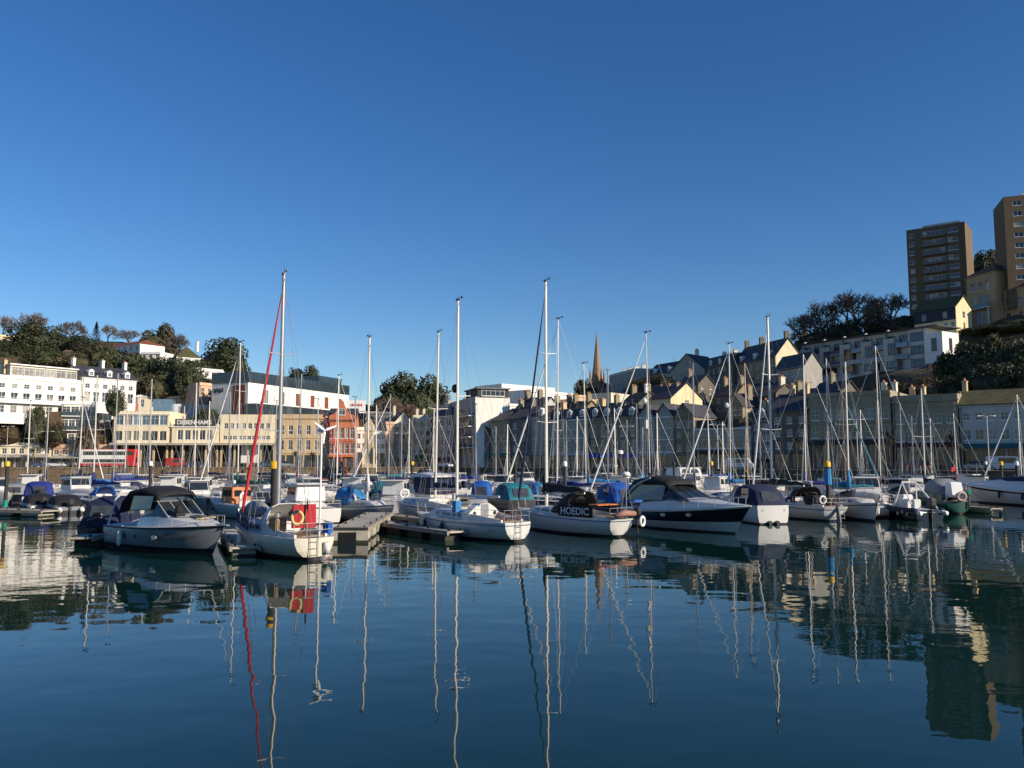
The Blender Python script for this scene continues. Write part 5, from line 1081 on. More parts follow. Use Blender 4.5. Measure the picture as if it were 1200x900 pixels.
# --- 4 white transom yacht, centre
s = Boat('sailing_yacht', 'grey sided yacht with bright white rounded transom and cabin end, boom bare, centre', 'sailing boat', (607,43.5,489,8.9,'far'), GF, 'sail', B=2.9, zs=1.02, zb=1.2)
s.hull(WB, mats6(gel, greygel, antif)); s.cabin(.34,.8,.66,.45,.32)
s.rig(536, 352, cover=None, spreaders=1, booml=3.6, radar=blk, r=.085); s.rails(t0=.15, h=.62); s.ladder(.15); s.fenders((.5,.72), 1, c_navy); s.cockpit(.05,.3)
q = MB(); q.loft([[(xx, y, s.zd(.32)+z) for y, z in ((-1.12,0),(-1.1,.35),(-.75,.62),(-.35,.85),(.35,.85),(.75,.62),(1.1,.35),(1.12,0))] for xx in (s.x(.30), s.x(.36))]); cbk = q.build('cabin_bulkhead', gel, s.e, ang=30)
q = MB(); q.box(s.x(.30)-.02, s.x(.30)-.005, -.27,.27, s.zd(.32)+.05, s.zd(.32)+.82); q.build('companionway_door', c_grey, cbk)
for y in (-.72,.72): q = MB(); q.tube((s.x(.30)-.03,y,s.zd(.32)+.33),(s.x(.30)-.005,y,s.zd(.32)+.33),.11,n=12); q.build('compass', blk, cbk)
q = MB(); q.box(s.x(.42), s.x(.46), .75, 1.15, s.zd(.45)+.35, s.zd(.45)+.95); q.build('blue_locker', c_lblue, s.e, bevel=.02)
q = MB(); q.path([(s.x(t), s.b(t)+.02, s.zd(t)-.35-.28*math.sin((t-.08)/.3*math.pi)) for t in (.08,.14,.2,.26,.32,.38)], .018, 5); q.build('mooring_line', ropem, s.e)
q = MB()
for i in range(5): q.tube((s.x(.03)+.12*i,-.7+.3*i,s.zs+.05),(s.x(.06)+.1*i,-.6+.28*i,s.zs+.5+.07*(i%3)),.03,n=6)
q.build('cockpit_gear', c_maroon, s.e)
# --- 4b yacht behind with navy striped side
s = sloop('white yacht with blue locker and bow lifebuoy moored behind the round white transom yacht', (545,57,464,9.2,'far'), hull=gel, stripe=navy, boot=antif, mpx=521, top=390, zs=1.05, zb=1.3, cover=c_navy, lean=1)
q = MB(); q.torus((s.x(.86),0,s.zd(.86)+.5),(1,-.4,0),.32,.07); q.build('lifebuoy', trim, s.e, smooth=True)
# --- 5 the black hooded yacht with name cloth
s = Boat('sailing_yacht', 'white yacht with black sprayhood and black cockpit banner lettered in grey', 'sailing boat', (729,46.2,606,9.3,'far'), GF, 'sail', B=2.9, zs=1.0, zb=1.25, trr=.35)
s.hull([('d',0),('d',.1),('d',.15),('f',.66),('f',.4),('z',.12),('z',.04),('z',-.4)], [gel, bluebt, gel, gel, gel, antif, antif]); s.cabin(.4,.82,.64,.4,.28); s.cockpit(.05,.4)
s.rig(640, 330, cover=c_blk, furl=c_navy, spreaders=2, booml=3.4, coverh=.24, r=.10); s.rails(t0=.12); s.sprayhood(.35, c_blk, h=1.25, ln=1.7, w_=1.25)
tt = (.08,.20,.33); q = MB()
for sg in (-1,1):
    P_ = [(s.x(t), sg*(s.b(t)-.03), s.zd(t)+.03) for t in (.13,.25,.40)]; q.loft([[p, (p[0],p[1],p[2]+.62)] for p in P_], caps=False, closed=False)
o = q.build('weather_cloth', c_blk, s.e); md = o.modifiers.new('t','SOLIDIFY'); md.thickness = .02
ya = (s.b(.16)+s.b(.37))/2; angc = math.atan2(s.b(.38)-s.b(.15), s.x(.38)-s.x(.15)); text('HOEDIC', .56, letter, o, (s.x(.265), ya+.03, s.zd(.27)+.33), (R(90), 0, R(180)+angc), .008, bold=.01)
q = MB(); q.add([(s.x(.36)+.5,.95,s.zd(.36)+.75),(s.x(.36)+.9,.9,s.zd(.36)+.7),(s.x(.36)+.9,.8,s.zd(.36)+1.0),(s.x(.36)+.5,.85,s.zd(.36)+1.1)],[(0,1,2,3)]); 
q = MB(); q.tube((s.x(.02),-.5,s.zs),(s.x(.02),-.5,s.zs+2.3),.03,n=6); q.tube((s.x(.02)-.1,-1.0,s.zs+.1),(s.x(.02),-.5,s.zs+2.2),.02,n=5); q.tube((s.x(.02)-.1,.1,s.zs+.1),(s.x(.02),-.5,s.zs+2.2),.02,n=5); rp = q.build('radar_pole', steel, s.e)
q = MB(); q.ball((s.x(.02),-.5,s.zs+2.45), .27, n=12, sz=.55); q.build('radar_dome', trim, rp, smooth=True)
q = MB(); q.path([(s.x(.0)-.3,.9,s.zs+.2),(s.x(.0)-.45,.3,s.zs+.35),(s.x(0)-.45,-.5,s.zs+.3)], [.13,.18,.14], 9); q.build('liferaft', mat('faded_orange_canister', (.33,.17,.12), .8), s.e, smooth=True)
s.outboard(-1.0, .1, blk, .15, .8); q = MB(); q.torus((s.x(0)-.4,-1.15,s.zs-.15),(1,.3,0),.25,.08); q.build('lifebuoy', trim, s.e, smooth=True)
q = MB(); q.box(s.x(.12), s.x(.2), -.8,.8, s.zs+.7, s.zs+.76); q.build('orange_table', c_orange, s.e)
# --- 6 navy and white sports cruiser
s = Boat('motor_cruiser', 'large sports cruiser with navy hull band and black hardtop arch, bow to the right', 'motor boat', (742,56.0,879,10.2,'near'), GF, 'motor', B=3.3, zs=1.15, zb=1.7, rake=.15)
s.hull([('d',0),('d',.16),('f',.42),('f',.36),('z',.1),('z',-.4)], [gel, navy, gel, gel, antif]); s.strake(trim, .06, .04)
superstructure(s, .20, .98, [(0,.5,1),(.15,.65,1),(.42,.7,.97),(.6,.5,.93),(.8,.25,.85),(1,.03,.5)], gel)
s.screen(s.x(.44), s.x(.62), 1.28, 1.12, s.zd(.4)+.55, s.zd(.4)+1.35, grpglass, blk)
q = MB(); rg = []
for f, h, ww in ((0,.5,1.05),(.1,1.2,1.02),(.25,1.75,1.0),(.6,1.95,.98),(.9,1.72,.95),(1,1.45,.9)):
    x = s.x(.04)+f*(s.x(.47)-s.x(.04)); z = s.zd(.2)+.1; rg.append([(x,-1.3*ww,z+h-.3),(x,-1.15*ww,z+h-.05),(x,-.6*ww,z+h+.05),(x,.6*ww,z+h+.05),(x,1.15*ww,z+h-.05),(x,1.3*ww,z+h-.3)])
q.loft(rg, caps=False, closed=False); o = q.build('canopy', c_blk, s.e, ang=60); o.modifiers.new('t','SOLIDIFY').thickness = .05
q = MB()
for sg in (-1, 1): q.add([(s.x(.06),sg*1.36,s.zd(.1)+.5),(s.x(.42),sg*1.32,s.zd(.3)+.6),(s.x(.44),sg*1.18,s.zd(.3)+1.5),(s.x(.14),sg*1.25,s.zd(.2)+1.5)], [(0,1,2,3)])
q.build('clear_panel', pvc, o)
q = MB()
for sg in (-1, 1): q.path([(s.x(.02),sg*1.42,s.zd(.1)+.3),(s.x(.1),sg*1.38,s.zd(.1)+.9),(s.x(.2),sg*1.28,s.zd(.1)+1.6),(s.x(.3),sg*1.15,s.zd(.1)+1.95)], .075, 6)
q.build('radar_arch', alu, s.e)
for a in (.66, .46): q = MB(); q.loft([[(s.x(a)+.24*math.cos(k), -s.b(a)*.965+o2, s.zd(a)*.72+.11*math.sin(k)) for k in [2*math.pi*i/12 for i in range(12)]] for o2 in (-.05,.05)]); q.build('porthole', steel, s.e)
q = MB()
for sg in (-1, 1):
    q.path([(s.x(t), sg*(s.b(t)-.1), s.zd(t)+.5) for t in (.5,.62,.72,.82,.92)]+[(s.x(.985),0,s.zd(1)+.5)], .018, 5)
    for t in (.5,.62,.72,.82,.92): q.tube((s.x(t),sg*(s.b(t)-.12),s.zd(t)),(s.x(t),sg*(s.b(t)-.1),s.zd(t)+.5),.015,n=5)
q.build('bow_rail', steel, s.e); q = MB(); q.box(-s.L/2-.9,-s.L/2-.01,-1.3,1.3,.25,.4); q.build('swim_platform', teak, s.e)
# --- 7 white cruiser seen from astern with navy canopy
s = Boat('motor_cruiser', 'small cruiser showing its bright white square stern under a navy zipped canopy', 'motor boat', (905,55.5,846,7.0,'far'), GF, 'motor', B=2.55, zs=1.25, zb=1.5)
s.hull([('d',0),('d',.12),('f',.5),('z',.25),('z',.1),('z',-.4)], [gel,gel,gel,gel,antif]); superstructure(s,.45,.95,[(0,.5,1),(.4,.5,.95),(1,.05,.6)],gel)
s.canopy(s.x(0)+.05, s.x(.5), 1.12, s.zd(0), 1.35, c_navy, .32, .2); s.screen(s.x(.5), s.x(.62), 1.0,.9, s.zd(.5)+.4, s.zd(.5)+1.15)
for y in (-.2,.35): q = MB(); q.tube((-s.L/2-.25,y,.12),(-s.L/2,y,.12),.13,n=10); q.build('sterndrive', blk, s.e)
for y in (-.8,0,.8): q = MB(); q.box(-s.L/2-.03,-s.L/2-.005,y-.06,y+.06,.85,1.0); q.build('cleat', steel, s.e)
q = MB(); q.box(-s.L/2-.02,-s.L/2-.004,-.5,.5,.62,.68); q.build('name_strip', c_grey, s.e)
# --- 8 yacht with black boom cover and white transom
s = Boat('sailing_yacht', 'long white yacht with black covered boom and blue tipped rudder on its lit transom', 'sailing boat', (979,58.0,880,10.2,'far'), GF, 'sail', B=3.1, zs=1.0, zb=1.3, trr=.5)
s.hull([('d',0),('d',.14),('d',.26),('f',.6),('f',.4),('z',.12),('z',.05),('z',-.4)], [gel, c_grey, gel, gel, gel, bluebt, antif]); s.cabin(.38,.8,.66,.42,.3); s.cockpit(.04,.38)
s.rig(896, 372, cover=c_blk, furl=c_white, spreaders=2, booml=3.9, coverh=.2, r=.11); s.rails(t0=.1); s.rudder(c_grey); s.sprayhood(.30, c_blk, h=1.15, ln=1.5, w_=1.25); s.ladder(-.3)
q = MB(); q.box(s.x(.13), s.x(.2), -1.2, 1.2, s.zs+.1, s.zs+.75); q.build('cockpit_dodger', c_blk, s.e, bevel=.1)
q = MB(); q.torus((s.x(.08),.0,s.zs+.75),(1,0,0),.42,.03,n=20); q.build('steering_wheel', teak, s.e); q = MB(); q.torus((s.x(.02),.95,s.zs+.5),(1,0,0),.25,.07); q.build('lifebuoy', trim, s.e, smooth=True)
# --- 9 white yacht, bow right
s = sloop('clean white yacht with dark gunwale stripe, bow to the right beside the navy workboat', (975,66,1027,8.8,'near'), hull=gel, stripe=blk, boot=antif, mpx=983, top=424, zs=1.0, zb=1.35, cover=c_lblue, coverh=.2, spreaders=1, lean=-1)
# --- 10 navy workboat
s = Boat('workboat', 'navy rigid inflatable workboat with white lettering and white A-frame', 'work boat', (1088,58.5,1024,6.6,'far'), GF, 'motor', B=2.3, zs=.75, zb=1.05)
s.hull([('d',0),('d',.2),('f',.5),('z',.2),('z',.05),('z',-.4)], [navy]*5); s.strake(c_navy, .02, .17)
text('RBB', .55, letter, s.e, (s.x(.62), s.b(.62)+.20, s.zd(.6)*.52), (R(82),0,R(180)), .01, bold=.01)
q = MB()
for i in range(3): q.torus((s.x(.12+.08*i), s.b(.12)+.16, .45+.12*(i%2)), (0,1,0), .1, .02)
q.build('hull_emblem', letter, s.e)
q = MB(); q.path([(-s.L/2-.4,-1,.55),(-s.L/2+.1,-.95,.6),(-s.L/2+.1,.95,.6),(-s.L/2-.4,1,.55)], .16, 8); q.build('stern_tube', trim, s.e, smooth=True)
q = MB()
for sg in (-1,1): q.tube((s.x(.06),sg*.95,s.zs),(s.x(.34),sg*.55,s.zs+1.9),.05); q.tube((s.x(.42),sg*.95,s.zs),(s.x(.34),sg*.55,s.zs+1.9),.05)
q.tube((s.x(.34),-.55,s.zs+1.9),(s.x(.34),.55,s.zs+1.9),.05); q.build('a_frame', trim, s.e)
q = MB(); q.trap(s.x(.35), s.x(.55), .5,.5, s.zs, s.x(.38), s.x(.5), .45,.45, s.zs+1.0); q.build('console', gel, s.e, bevel=.05); s.outboard(0,.1,blk,.2,1.2)
for i in range(2): q = MB(); q.box(s.x(.2+.12*i), s.x(.26+.12*i), -.3,.3, s.zs, s.zs+.7); q.build('seat', c_white, s.e, bevel=.06)
# --- 11 green boat with grey tent
s = Boat('sailing_yacht', 'dark green yacht with grey cockpit tent and green weather cloths bearing its name', 'sailing boat', (1122,66,1058,9.5,'far'), GF, 'sail', B=3.0, zs=1.0, zb=1.35)
s.hull(WB, mats6(greenp, greenp, antif)); s.cabin(.4,.8,.65,.4,.3,m=gel); s.cockpit(.05,.4); s.rig(1084, 455, cover=c_blk, mm=alu, spreaders=1, booml=2.6, coverh=.18); s.rails()
s.canopy(s.x(.1), s.x(.4), 1.05, s.zd(.2)+.25, 1.5, c_grey, .3,.3, win=False)
q = MB(); P_ = [(s.x(t), (s.b(t)-.03), s.zd(t)+.03) for t in (.06,.22,.44)]; q.loft([[p, (p[0],p[1],p[2]+.6)] for p in P_], caps=False, closed=False); o = q.build('weather_cloth', greenp, s.e); o.modifiers.new('t','SOLIDIFY').thickness = .02
text('FLORENCE', .42, letter, o, (s.x(.25), s.b(.24)+.04, s.zd(.25)+.36), (R(90),0,R(180)+.1), .008)
q = MB(); q.trap(s.x(.02)-.2, s.x(.1), .5,.6, s.zs+.3, s.x(.04)-.1, s.x(.1), .45,.5, s.zs+1.5); q.build('stern_locker', trim, s.e, bevel=.05); s.outboard(-.7, .1, mat('green_motor', (.01,.22,.13), .4), .45, .9)
q = MB(); q.torus((s.x(0)-.3,-.1,s.zs+.4),(1,0,.1),.32,.1); q.build('lifebuoy', mat('pink_lifebuoy', (.6,.4,.34), .7), s.e, smooth=True)
# --- 12 big white motor cruiser at right edge
s = Boat('motor_yacht', 'big white motor cruiser with dark roof cover running off the right edge', 'motor boat', (1268,74,1131,12.5,'far'), GF, 'motor', B=3.7, zs=1.35, zb=1.9, rake=.15)
s.hull([('d',0),('d',.14),('d',.34),('f',.4),('z',.15),('z',-.4)], [gel, navy, gel, gel, antif]); superstructure(s,.1,.97,[(0,.8,1),(.3,1.0,1),(.6,.85,.95),(.85,.35,.85),(1,.03,.5)],gel); q = superstructure(s,.15,.7,[(0,1.05,.9),(.3,1.35,.9),(.7,1.15,.85),(1,.85,.6)],c_navy,name='roof_cover'); s.strake(trim,.06,.05); s.fenders((.35,.55), 1, c_navy)
# ------------------------------------------------------------------ other boats, left side
def runabout(label, pos, hull=None, can=None, top=True, B=None, zs=.8, zb=1.05, name='motor_boat', ob=True, canh=1.1, screen=True, band=None, slots=(.0,.5)):
    s = Boat(name, label, 'motor boat', pos, GF, 'motor', B=B, zs=zs, zb=zb); h = hull or gel
    s.hull([('d',0),('d',.1),('f',.5),('z',.2),('z',.08),('z',-.4)], [h, band or h, h, h, antif]); superstructure(s,.42,.95,[(0,.42,1),(.4,.4,.95),(1,.04,.6)],gel if h is not blk else blk)
    if screen: s.screen(s.x(.50), s.x(.60), s.B*.38,s.B*.34, s.zd(.5)+.35, s.zd(.5)+.9)
    if can: s.canopy(s.x(slots[0])+.05, s.x(slots[1]), s.B*.43, s.zd(0), canh, can, .3,.25)
    if ob: s.outboard(0)
    q = MB()
    for sg in (-1,1): q.path([(s.x(t), sg*(s.b(t)-.08), s.zd(t)+.35) for t in (.6,.75,.9)]+[(s.x(.985),0,s.zd(1)+.35)], .016, 5)
    q.build('bow_rail', steel, s.e); return s
def cruiser(label, pos, hull=None, roof=None, B=None, zs=1.0, zb=1.4, fly=False, band=None, cabm=None, kind='motor', boot=None):
    s = Boat('cabin_cruiser', label, 'motor boat', pos, GF, kind, B=B, zs=zs, zb=zb); h = hull or gel
    s.hull([('d',0),('d',.12),('f',.55),('z',.18),('z',.08),('z',-.4)], [h, band or h, h, boot or h, antif])
    c = superstructure(s,.22,.95,[(0,.3,.9),(.25,.45,1),(.6,.4,.95),(1,.04,.6)],cabm or gel)
    x0, x1 = s.x(.28), s.x(.6); w_ = s.B*.36; z = s.zd(.4)+.35
    q = MB(); q.trap(x0, x1, w_, w_*.9, z, x0+.15, x1-.55, w_*.92, w_*.82, z+1.15); wh = q.build('wheelhouse', cabm or gel, s.e, bevel=.05)
    g = MB(); 
    for sg in (-1, 1):
        for (a, b2) in ((.1,.42),(.5,.82)): g.add([(x0+(x1-x0)*a,sg*(w_+.0),z+.45),(x0+(x1-x0)*b2,sg*(w_*.97),z+.45),(x0+(x1-x0)*(b2-.08),sg*(w_*.945+.01),z+.98),(x0+(x1-x0)*(a+.03),sg*(w_*.955+.01),z+.98)], [(0,1,2,3)])
    g.build('side_window', bglass, wh); g = MB(); g.add([(x1-.20,-w_*.8,z+.45),(x1-.20,w_*.8,z+.45),(x1-.47,w_*.76,z+1.05),(x1-.47,-w_*.76,z+1.05)], [(0,1,2,3)]); g.build('windscreen', bglass, wh)
    q = MB(); q.trap(x0-.3, x1-.3, w_*1.0, w_*.9, z+1.153, x0-.25, x1-.35, w_*.97, w_*.87, z+1.23); q.build('roof', roof or (cabm or gel), wh)
    q = MB(); q.tube((x0+.5,0,z+1.24),(x0+.5,0,z+2.0),.025,n=5); q.tube((x0+.5,-.3,z+1.7),(x0+.5,.3,z+1.7),.02,n=5); q.build('aerial_mast', steel, wh)
    s.rails(t0=.3, h=.5); return s
runabout('small boat with bright blue canopy and grey windows seen from astern at far left', (45,76,50,6.0,'far'), can=c_royal, B=2.7, zs=.95, canh=1.35, ob=False, slots=(.0,.62))
s = [o for o in col.objects if o.get('label','').startswith('small boat with bright blue canopy')][0]
q = MB(); q.box(-3.28,-3.02,-.25,.25,.75,1.55); q.build('outboard_motor', blk, s, bevel=.06); q = MB(); q.box(-3.6,-3.02,-.9,.9,.2,.3); q.build('swim_platform', trim, s)
runabout('dark hulled boat with pale glass cabin left of the blue canopy boat', (16,84,26,6.2,'far'), hull=navy, can=c_grey, B=2.6)
def rib(label, pos, can):
    s = Boat('inflatable_boat', label, 'inflatable boat', pos, GF, 'motor', B=2.2, zs=.55, zb=.7); s.hull([('d',0),('f',.5),('z',.05),('z',-.4)], [c_grey, blk, antif]); s.strake(blk, .02, .2)
    s.canopy(s.x(.05), s.x(.85), s.B*.48, s.zd(0)-.1, 1.0, can, .35,.4, win=False); s.outboard(0); q = MB(); q.path([(-s.L/2-.5,-.8,.3),(-s.L/2+.2,-.8,.4)], .17,8); q.path([(-s.L/2-.5,.8,.3),(-s.L/2+.2,.8,.4)], .17,8); q.build('stern_tube', trim, s.e, smooth=True)
rib('black covered inflatable with white stern tubes right of the pontoon end', (84,66.5,70,5.2,'far'), c_blk); rib('low black covered tender lying behind the pale pontoon end', (52,69,40,4.6,'far'), c_blk)
s = cruiser('white sports cruiser with grey windscreen left of the striped blue tent', (74,84,112,8.0,'near'), B=2.9); 
s = runabout('large boat under a plain navy cover directly left of the grey sports cruiser', (118,43.5,158,5.6,'far'), hull=navy, can=c_navy, B=2.3, zs=.9, canh=1.4, screen=False, ob=True, slots=(.0,.7))
q = MB(); q.box(-3.4,-2.85,-.5,.5,.75,1.2); q.build('covered_outboard', c_navy, s.e, bevel=.1); q = MB(); q.box(-3.0,-2.86,-.18,.18,1.25,1.45); q.build('stern_light', trim, s.e)
runabout('boat with blue and grey striped tent behind the white sports cruiser', (118,86,126,6,'far'), can=c_lblue, B=2.4, canh=1.5, ob=False)
cruiser('small white wheelhouse boat with square windows above the black canopy', (190,84,214,6.4,'far'), B=2.4); cruiser('white cabin cruiser with blue windscreen right of the square windowed wheelhouse boat', (246,83,216,7.2,'near'), B=2.7, band=bluebt)
cruiser('grey hulled day boat behind the black canopy, left of the orange wheelhouse', (222,70,244,6.4,'near'), B=2.4, hull=greygel)
# orange wheelhouse fishing boat
s = Boat('fishing_boat', 'grey fishing boat with orange wheelhouse and white lifebuoy', 'fishing boat', (297,61,252,6.6,'far'), GF, 'fish', B=2.5, zs=1.0, zb=1.4); s.hull([('d',0),('d',.1),('f',.5),('z',.2),('z',.08),('z',-.4)], [trim, greygel, greygel, greygel, antif])
q = MB(); q.trap(s.x(.25), s.x(.58), .8,.75, s.zd(.3)+.02, s.x(.27), s.x(.55), .75,.68, s.zd(.3)+1.2); wh = q.build('wheelhouse', c_orange, s.e, bevel=.05)
for x0 in (.29,.41): q = MB(); q.box(s.x(x0), s.x(x0+.09), .73,.80, s.zd(.3)+.55, s.zd(.3)+1.0); q.build('side_window', bglass, wh)
for y in (-.4,.35): q = MB(); q.box(s.x(.25)-.02, s.x(.25)+.04, y-.25,y+.25, s.zd(.3)+.55, s.zd(.3)+1.0); q.build('rear_window', bglass, wh)
q = MB(); q.torus((s.x(.08), .5, s.zs+.55), (1,.4,0), .3, .085); q.build('lifebuoy', trim, s.e, smooth=True); q = MB(); q.box(s.x(.01), s.x(.03), -1.0,1.0, s.zs-.0, s.zs+.35); q.build('stern_bulwark', gel, s.e); s.rails(t0=.1, t1=.8, h=.5); s.rig(H=5.6, t=.6, boom=False, backstay=False, wires=False, vane=False, spreaders=0)
runabout('dark speedboat with windscreen between the orange wheelhouse boat and yellow capped pile', (302,68,322,6.4,'near'), hull=blk, B=2.4, can=None)
cruiser('white cabin boat with long windows behind the wind generator yacht', (378,56,335,8.2,'far'), B=3.0)
cruiser('cream hulled cabin boat under the dark red bagged sail, left of centre', (352,80,378,7.2,'near'), B=2.7, hull=creamgel)
s = cruiser('motor yacht with pale peaked canopy and navy side curtains, centre left', (522,72,468,9.4,'far'), B=3.2, hull=gel, zs=1.3, zb=1.7, roof=c_white)
q = MB(); rg = []
for f, h in ((0,.0),(.1,.12),(.5,.3),(.9,.28),(1,.1)): x = s.x(.0)+f*(s.x(.42)-s.x(0)); z = s.zd(.2)+1.6; rg.append([(x,-1.35,z-.12),(x,-1.2,z+h*.6),(x,0,z+h),(x,1.2,z+h*.6),(x,1.35,z-.12)])
q.loft(rg); q.build('awning', c_white, s.e, ang=50); q = MB(); q.trap(s.x(.02), s.x(.38), 1.3,1.3, s.zd(.1)+.1, s.x(.03), s.x(.38), 1.28,1.28, s.zd(.1)+1.45); q.build('side_curtain', c_navy, s.e)
runabout('boat under a teal canopy behind the blue sprayhood yacht, left of the pale awning', (455,78,440,6.4,'far'), can=c_teal, B=2.6, canh=1.5, ob=False)
runabout('boat with upright bright blue cover behind the lit cabin bulkhead', (563,74,570,5.6,'far'), can=c_blue, B=2.1, canh=1.6, ob=False, screen=False)
runabout('black hulled boat with dark green and teal tent behind the bare boom', (612,66,575,7.4,'far'), hull=blk, can=c_teal, B=2.6, canh=1.35, zs=1.1, ob=False)
runabout('motor boat under light blue cover right of the teal tent', (640,84,612,6.6,'far'), can=c_lblue, B=2.5, canh=1.2)
runabout('boat with large mid blue cover between black banner yacht and navy sports cruiser', (738,64,690,7.6,'far'), hull=navy, can=c_blue, B=2.7, canh=1.5, zs=1.0)
cruiser('little white cabin cruiser behind the blue upright cover', (600,96,576,6.4,'near'), B=2.5); cruiser('white cruiser with long low cabin behind the black banner yacht', (662,88,690,8,'near'), B=2.8)
s = cruiser('long white passenger boat with a row of pale fenders lining its rail', (762,116,850,15,'far'), B=4, zs=1.6, zb=2.2, hull=navy, band=trim, kind='fish'); s.fenders([.08+.065*i for i in range(13)], -1)
cruiser('blue hulled fishing boat with white gunwale behind the navy sports cruiser', (822,82,862,7.5,'far'), B=2.6, hull=bluebt, band=trim, kind='fish')
cruiser('white cabin boat with orange deck boxes behind the navy canopied cruiser', (905,76,880,8,'near'), B=2.9); cruiser('low white launch right of the blue mast cover', (960,80,990,7,'near'), B=2.6, roof=c_teal)
cruiser('white wheelhouse boat with two portholes behind the dark gunwale yacht', (1000,70,1030,8.4,'near'), B=3.0, zs=1.3, zb=1.7); s = cruiser('grey sided motor cruiser with raked arch left of the green yacht', (1098,80,1046,10.5,'far'), B=3.3, zs=1.3, zb=1.7, roof=blk)
s = cruiser('orange and cream fishing boat with small red ensign behind the green yacht', (1120,96,1158,8,'far'), B=2.8, hull=c_orange, band=trim, kind='fish'); q = MB(); q.add([(s.x(0),0,3.6),(s.x(0)-.7,.1,3.4),(s.x(0)-.7,.1,2.9),(s.x(0),0,3.1)],[(0,1,2,3)]); q.tube((s.x(0),0,s.zs),(s.x(0),0,3.7),.02); q.build('red_ensign', c_red, s.e)
cruiser('white boat moored partly beyond the right picture edge, behind the big cruiser', (1190,92,1230,9,'far'), B=3.0)
cruiser('white cruiser at the extreme left edge beside the green painted pile', (-14,80,6,7,'near'), B=2.7)
for a in [('white wheelhouse boat under the promenade wall, below the parade',134,104,156,7,gel),('pale cabin cruiser below the red bus',160,98,180,7,gel),('white launch under the sunlit wall below the cream long building',268,104,292,7,creamgel),('grey launch under the sunlit wall below the sandstone building',330,108,352,7,greygel),
   ('white cruiser below the brick gable near the quay wall',392,104,416,7,gel),('navy launch below the clock tower',424,98,446,7,navy),('white cruiser under the shaded wall, left of the balconied block',470,118,492,7,gel),('cream launch under the wall below the balconied block',528,112,550,7,creamgel),
   ('white launch under the wall below the hipped house',606,118,630,7,gel),('blue launch under the wall below the stone terrace',700,110,722,7,bluebt),('white launch near the wall under the broad grey cream block',1008,98,1030,7,gel),('white launch near the wall under the cream hotel',1066,102,1090,7,gel)]:
    cruiser(a[0], (a[1],a[2],a[3],a[4],'near'), hull=a[5], B=2.6)
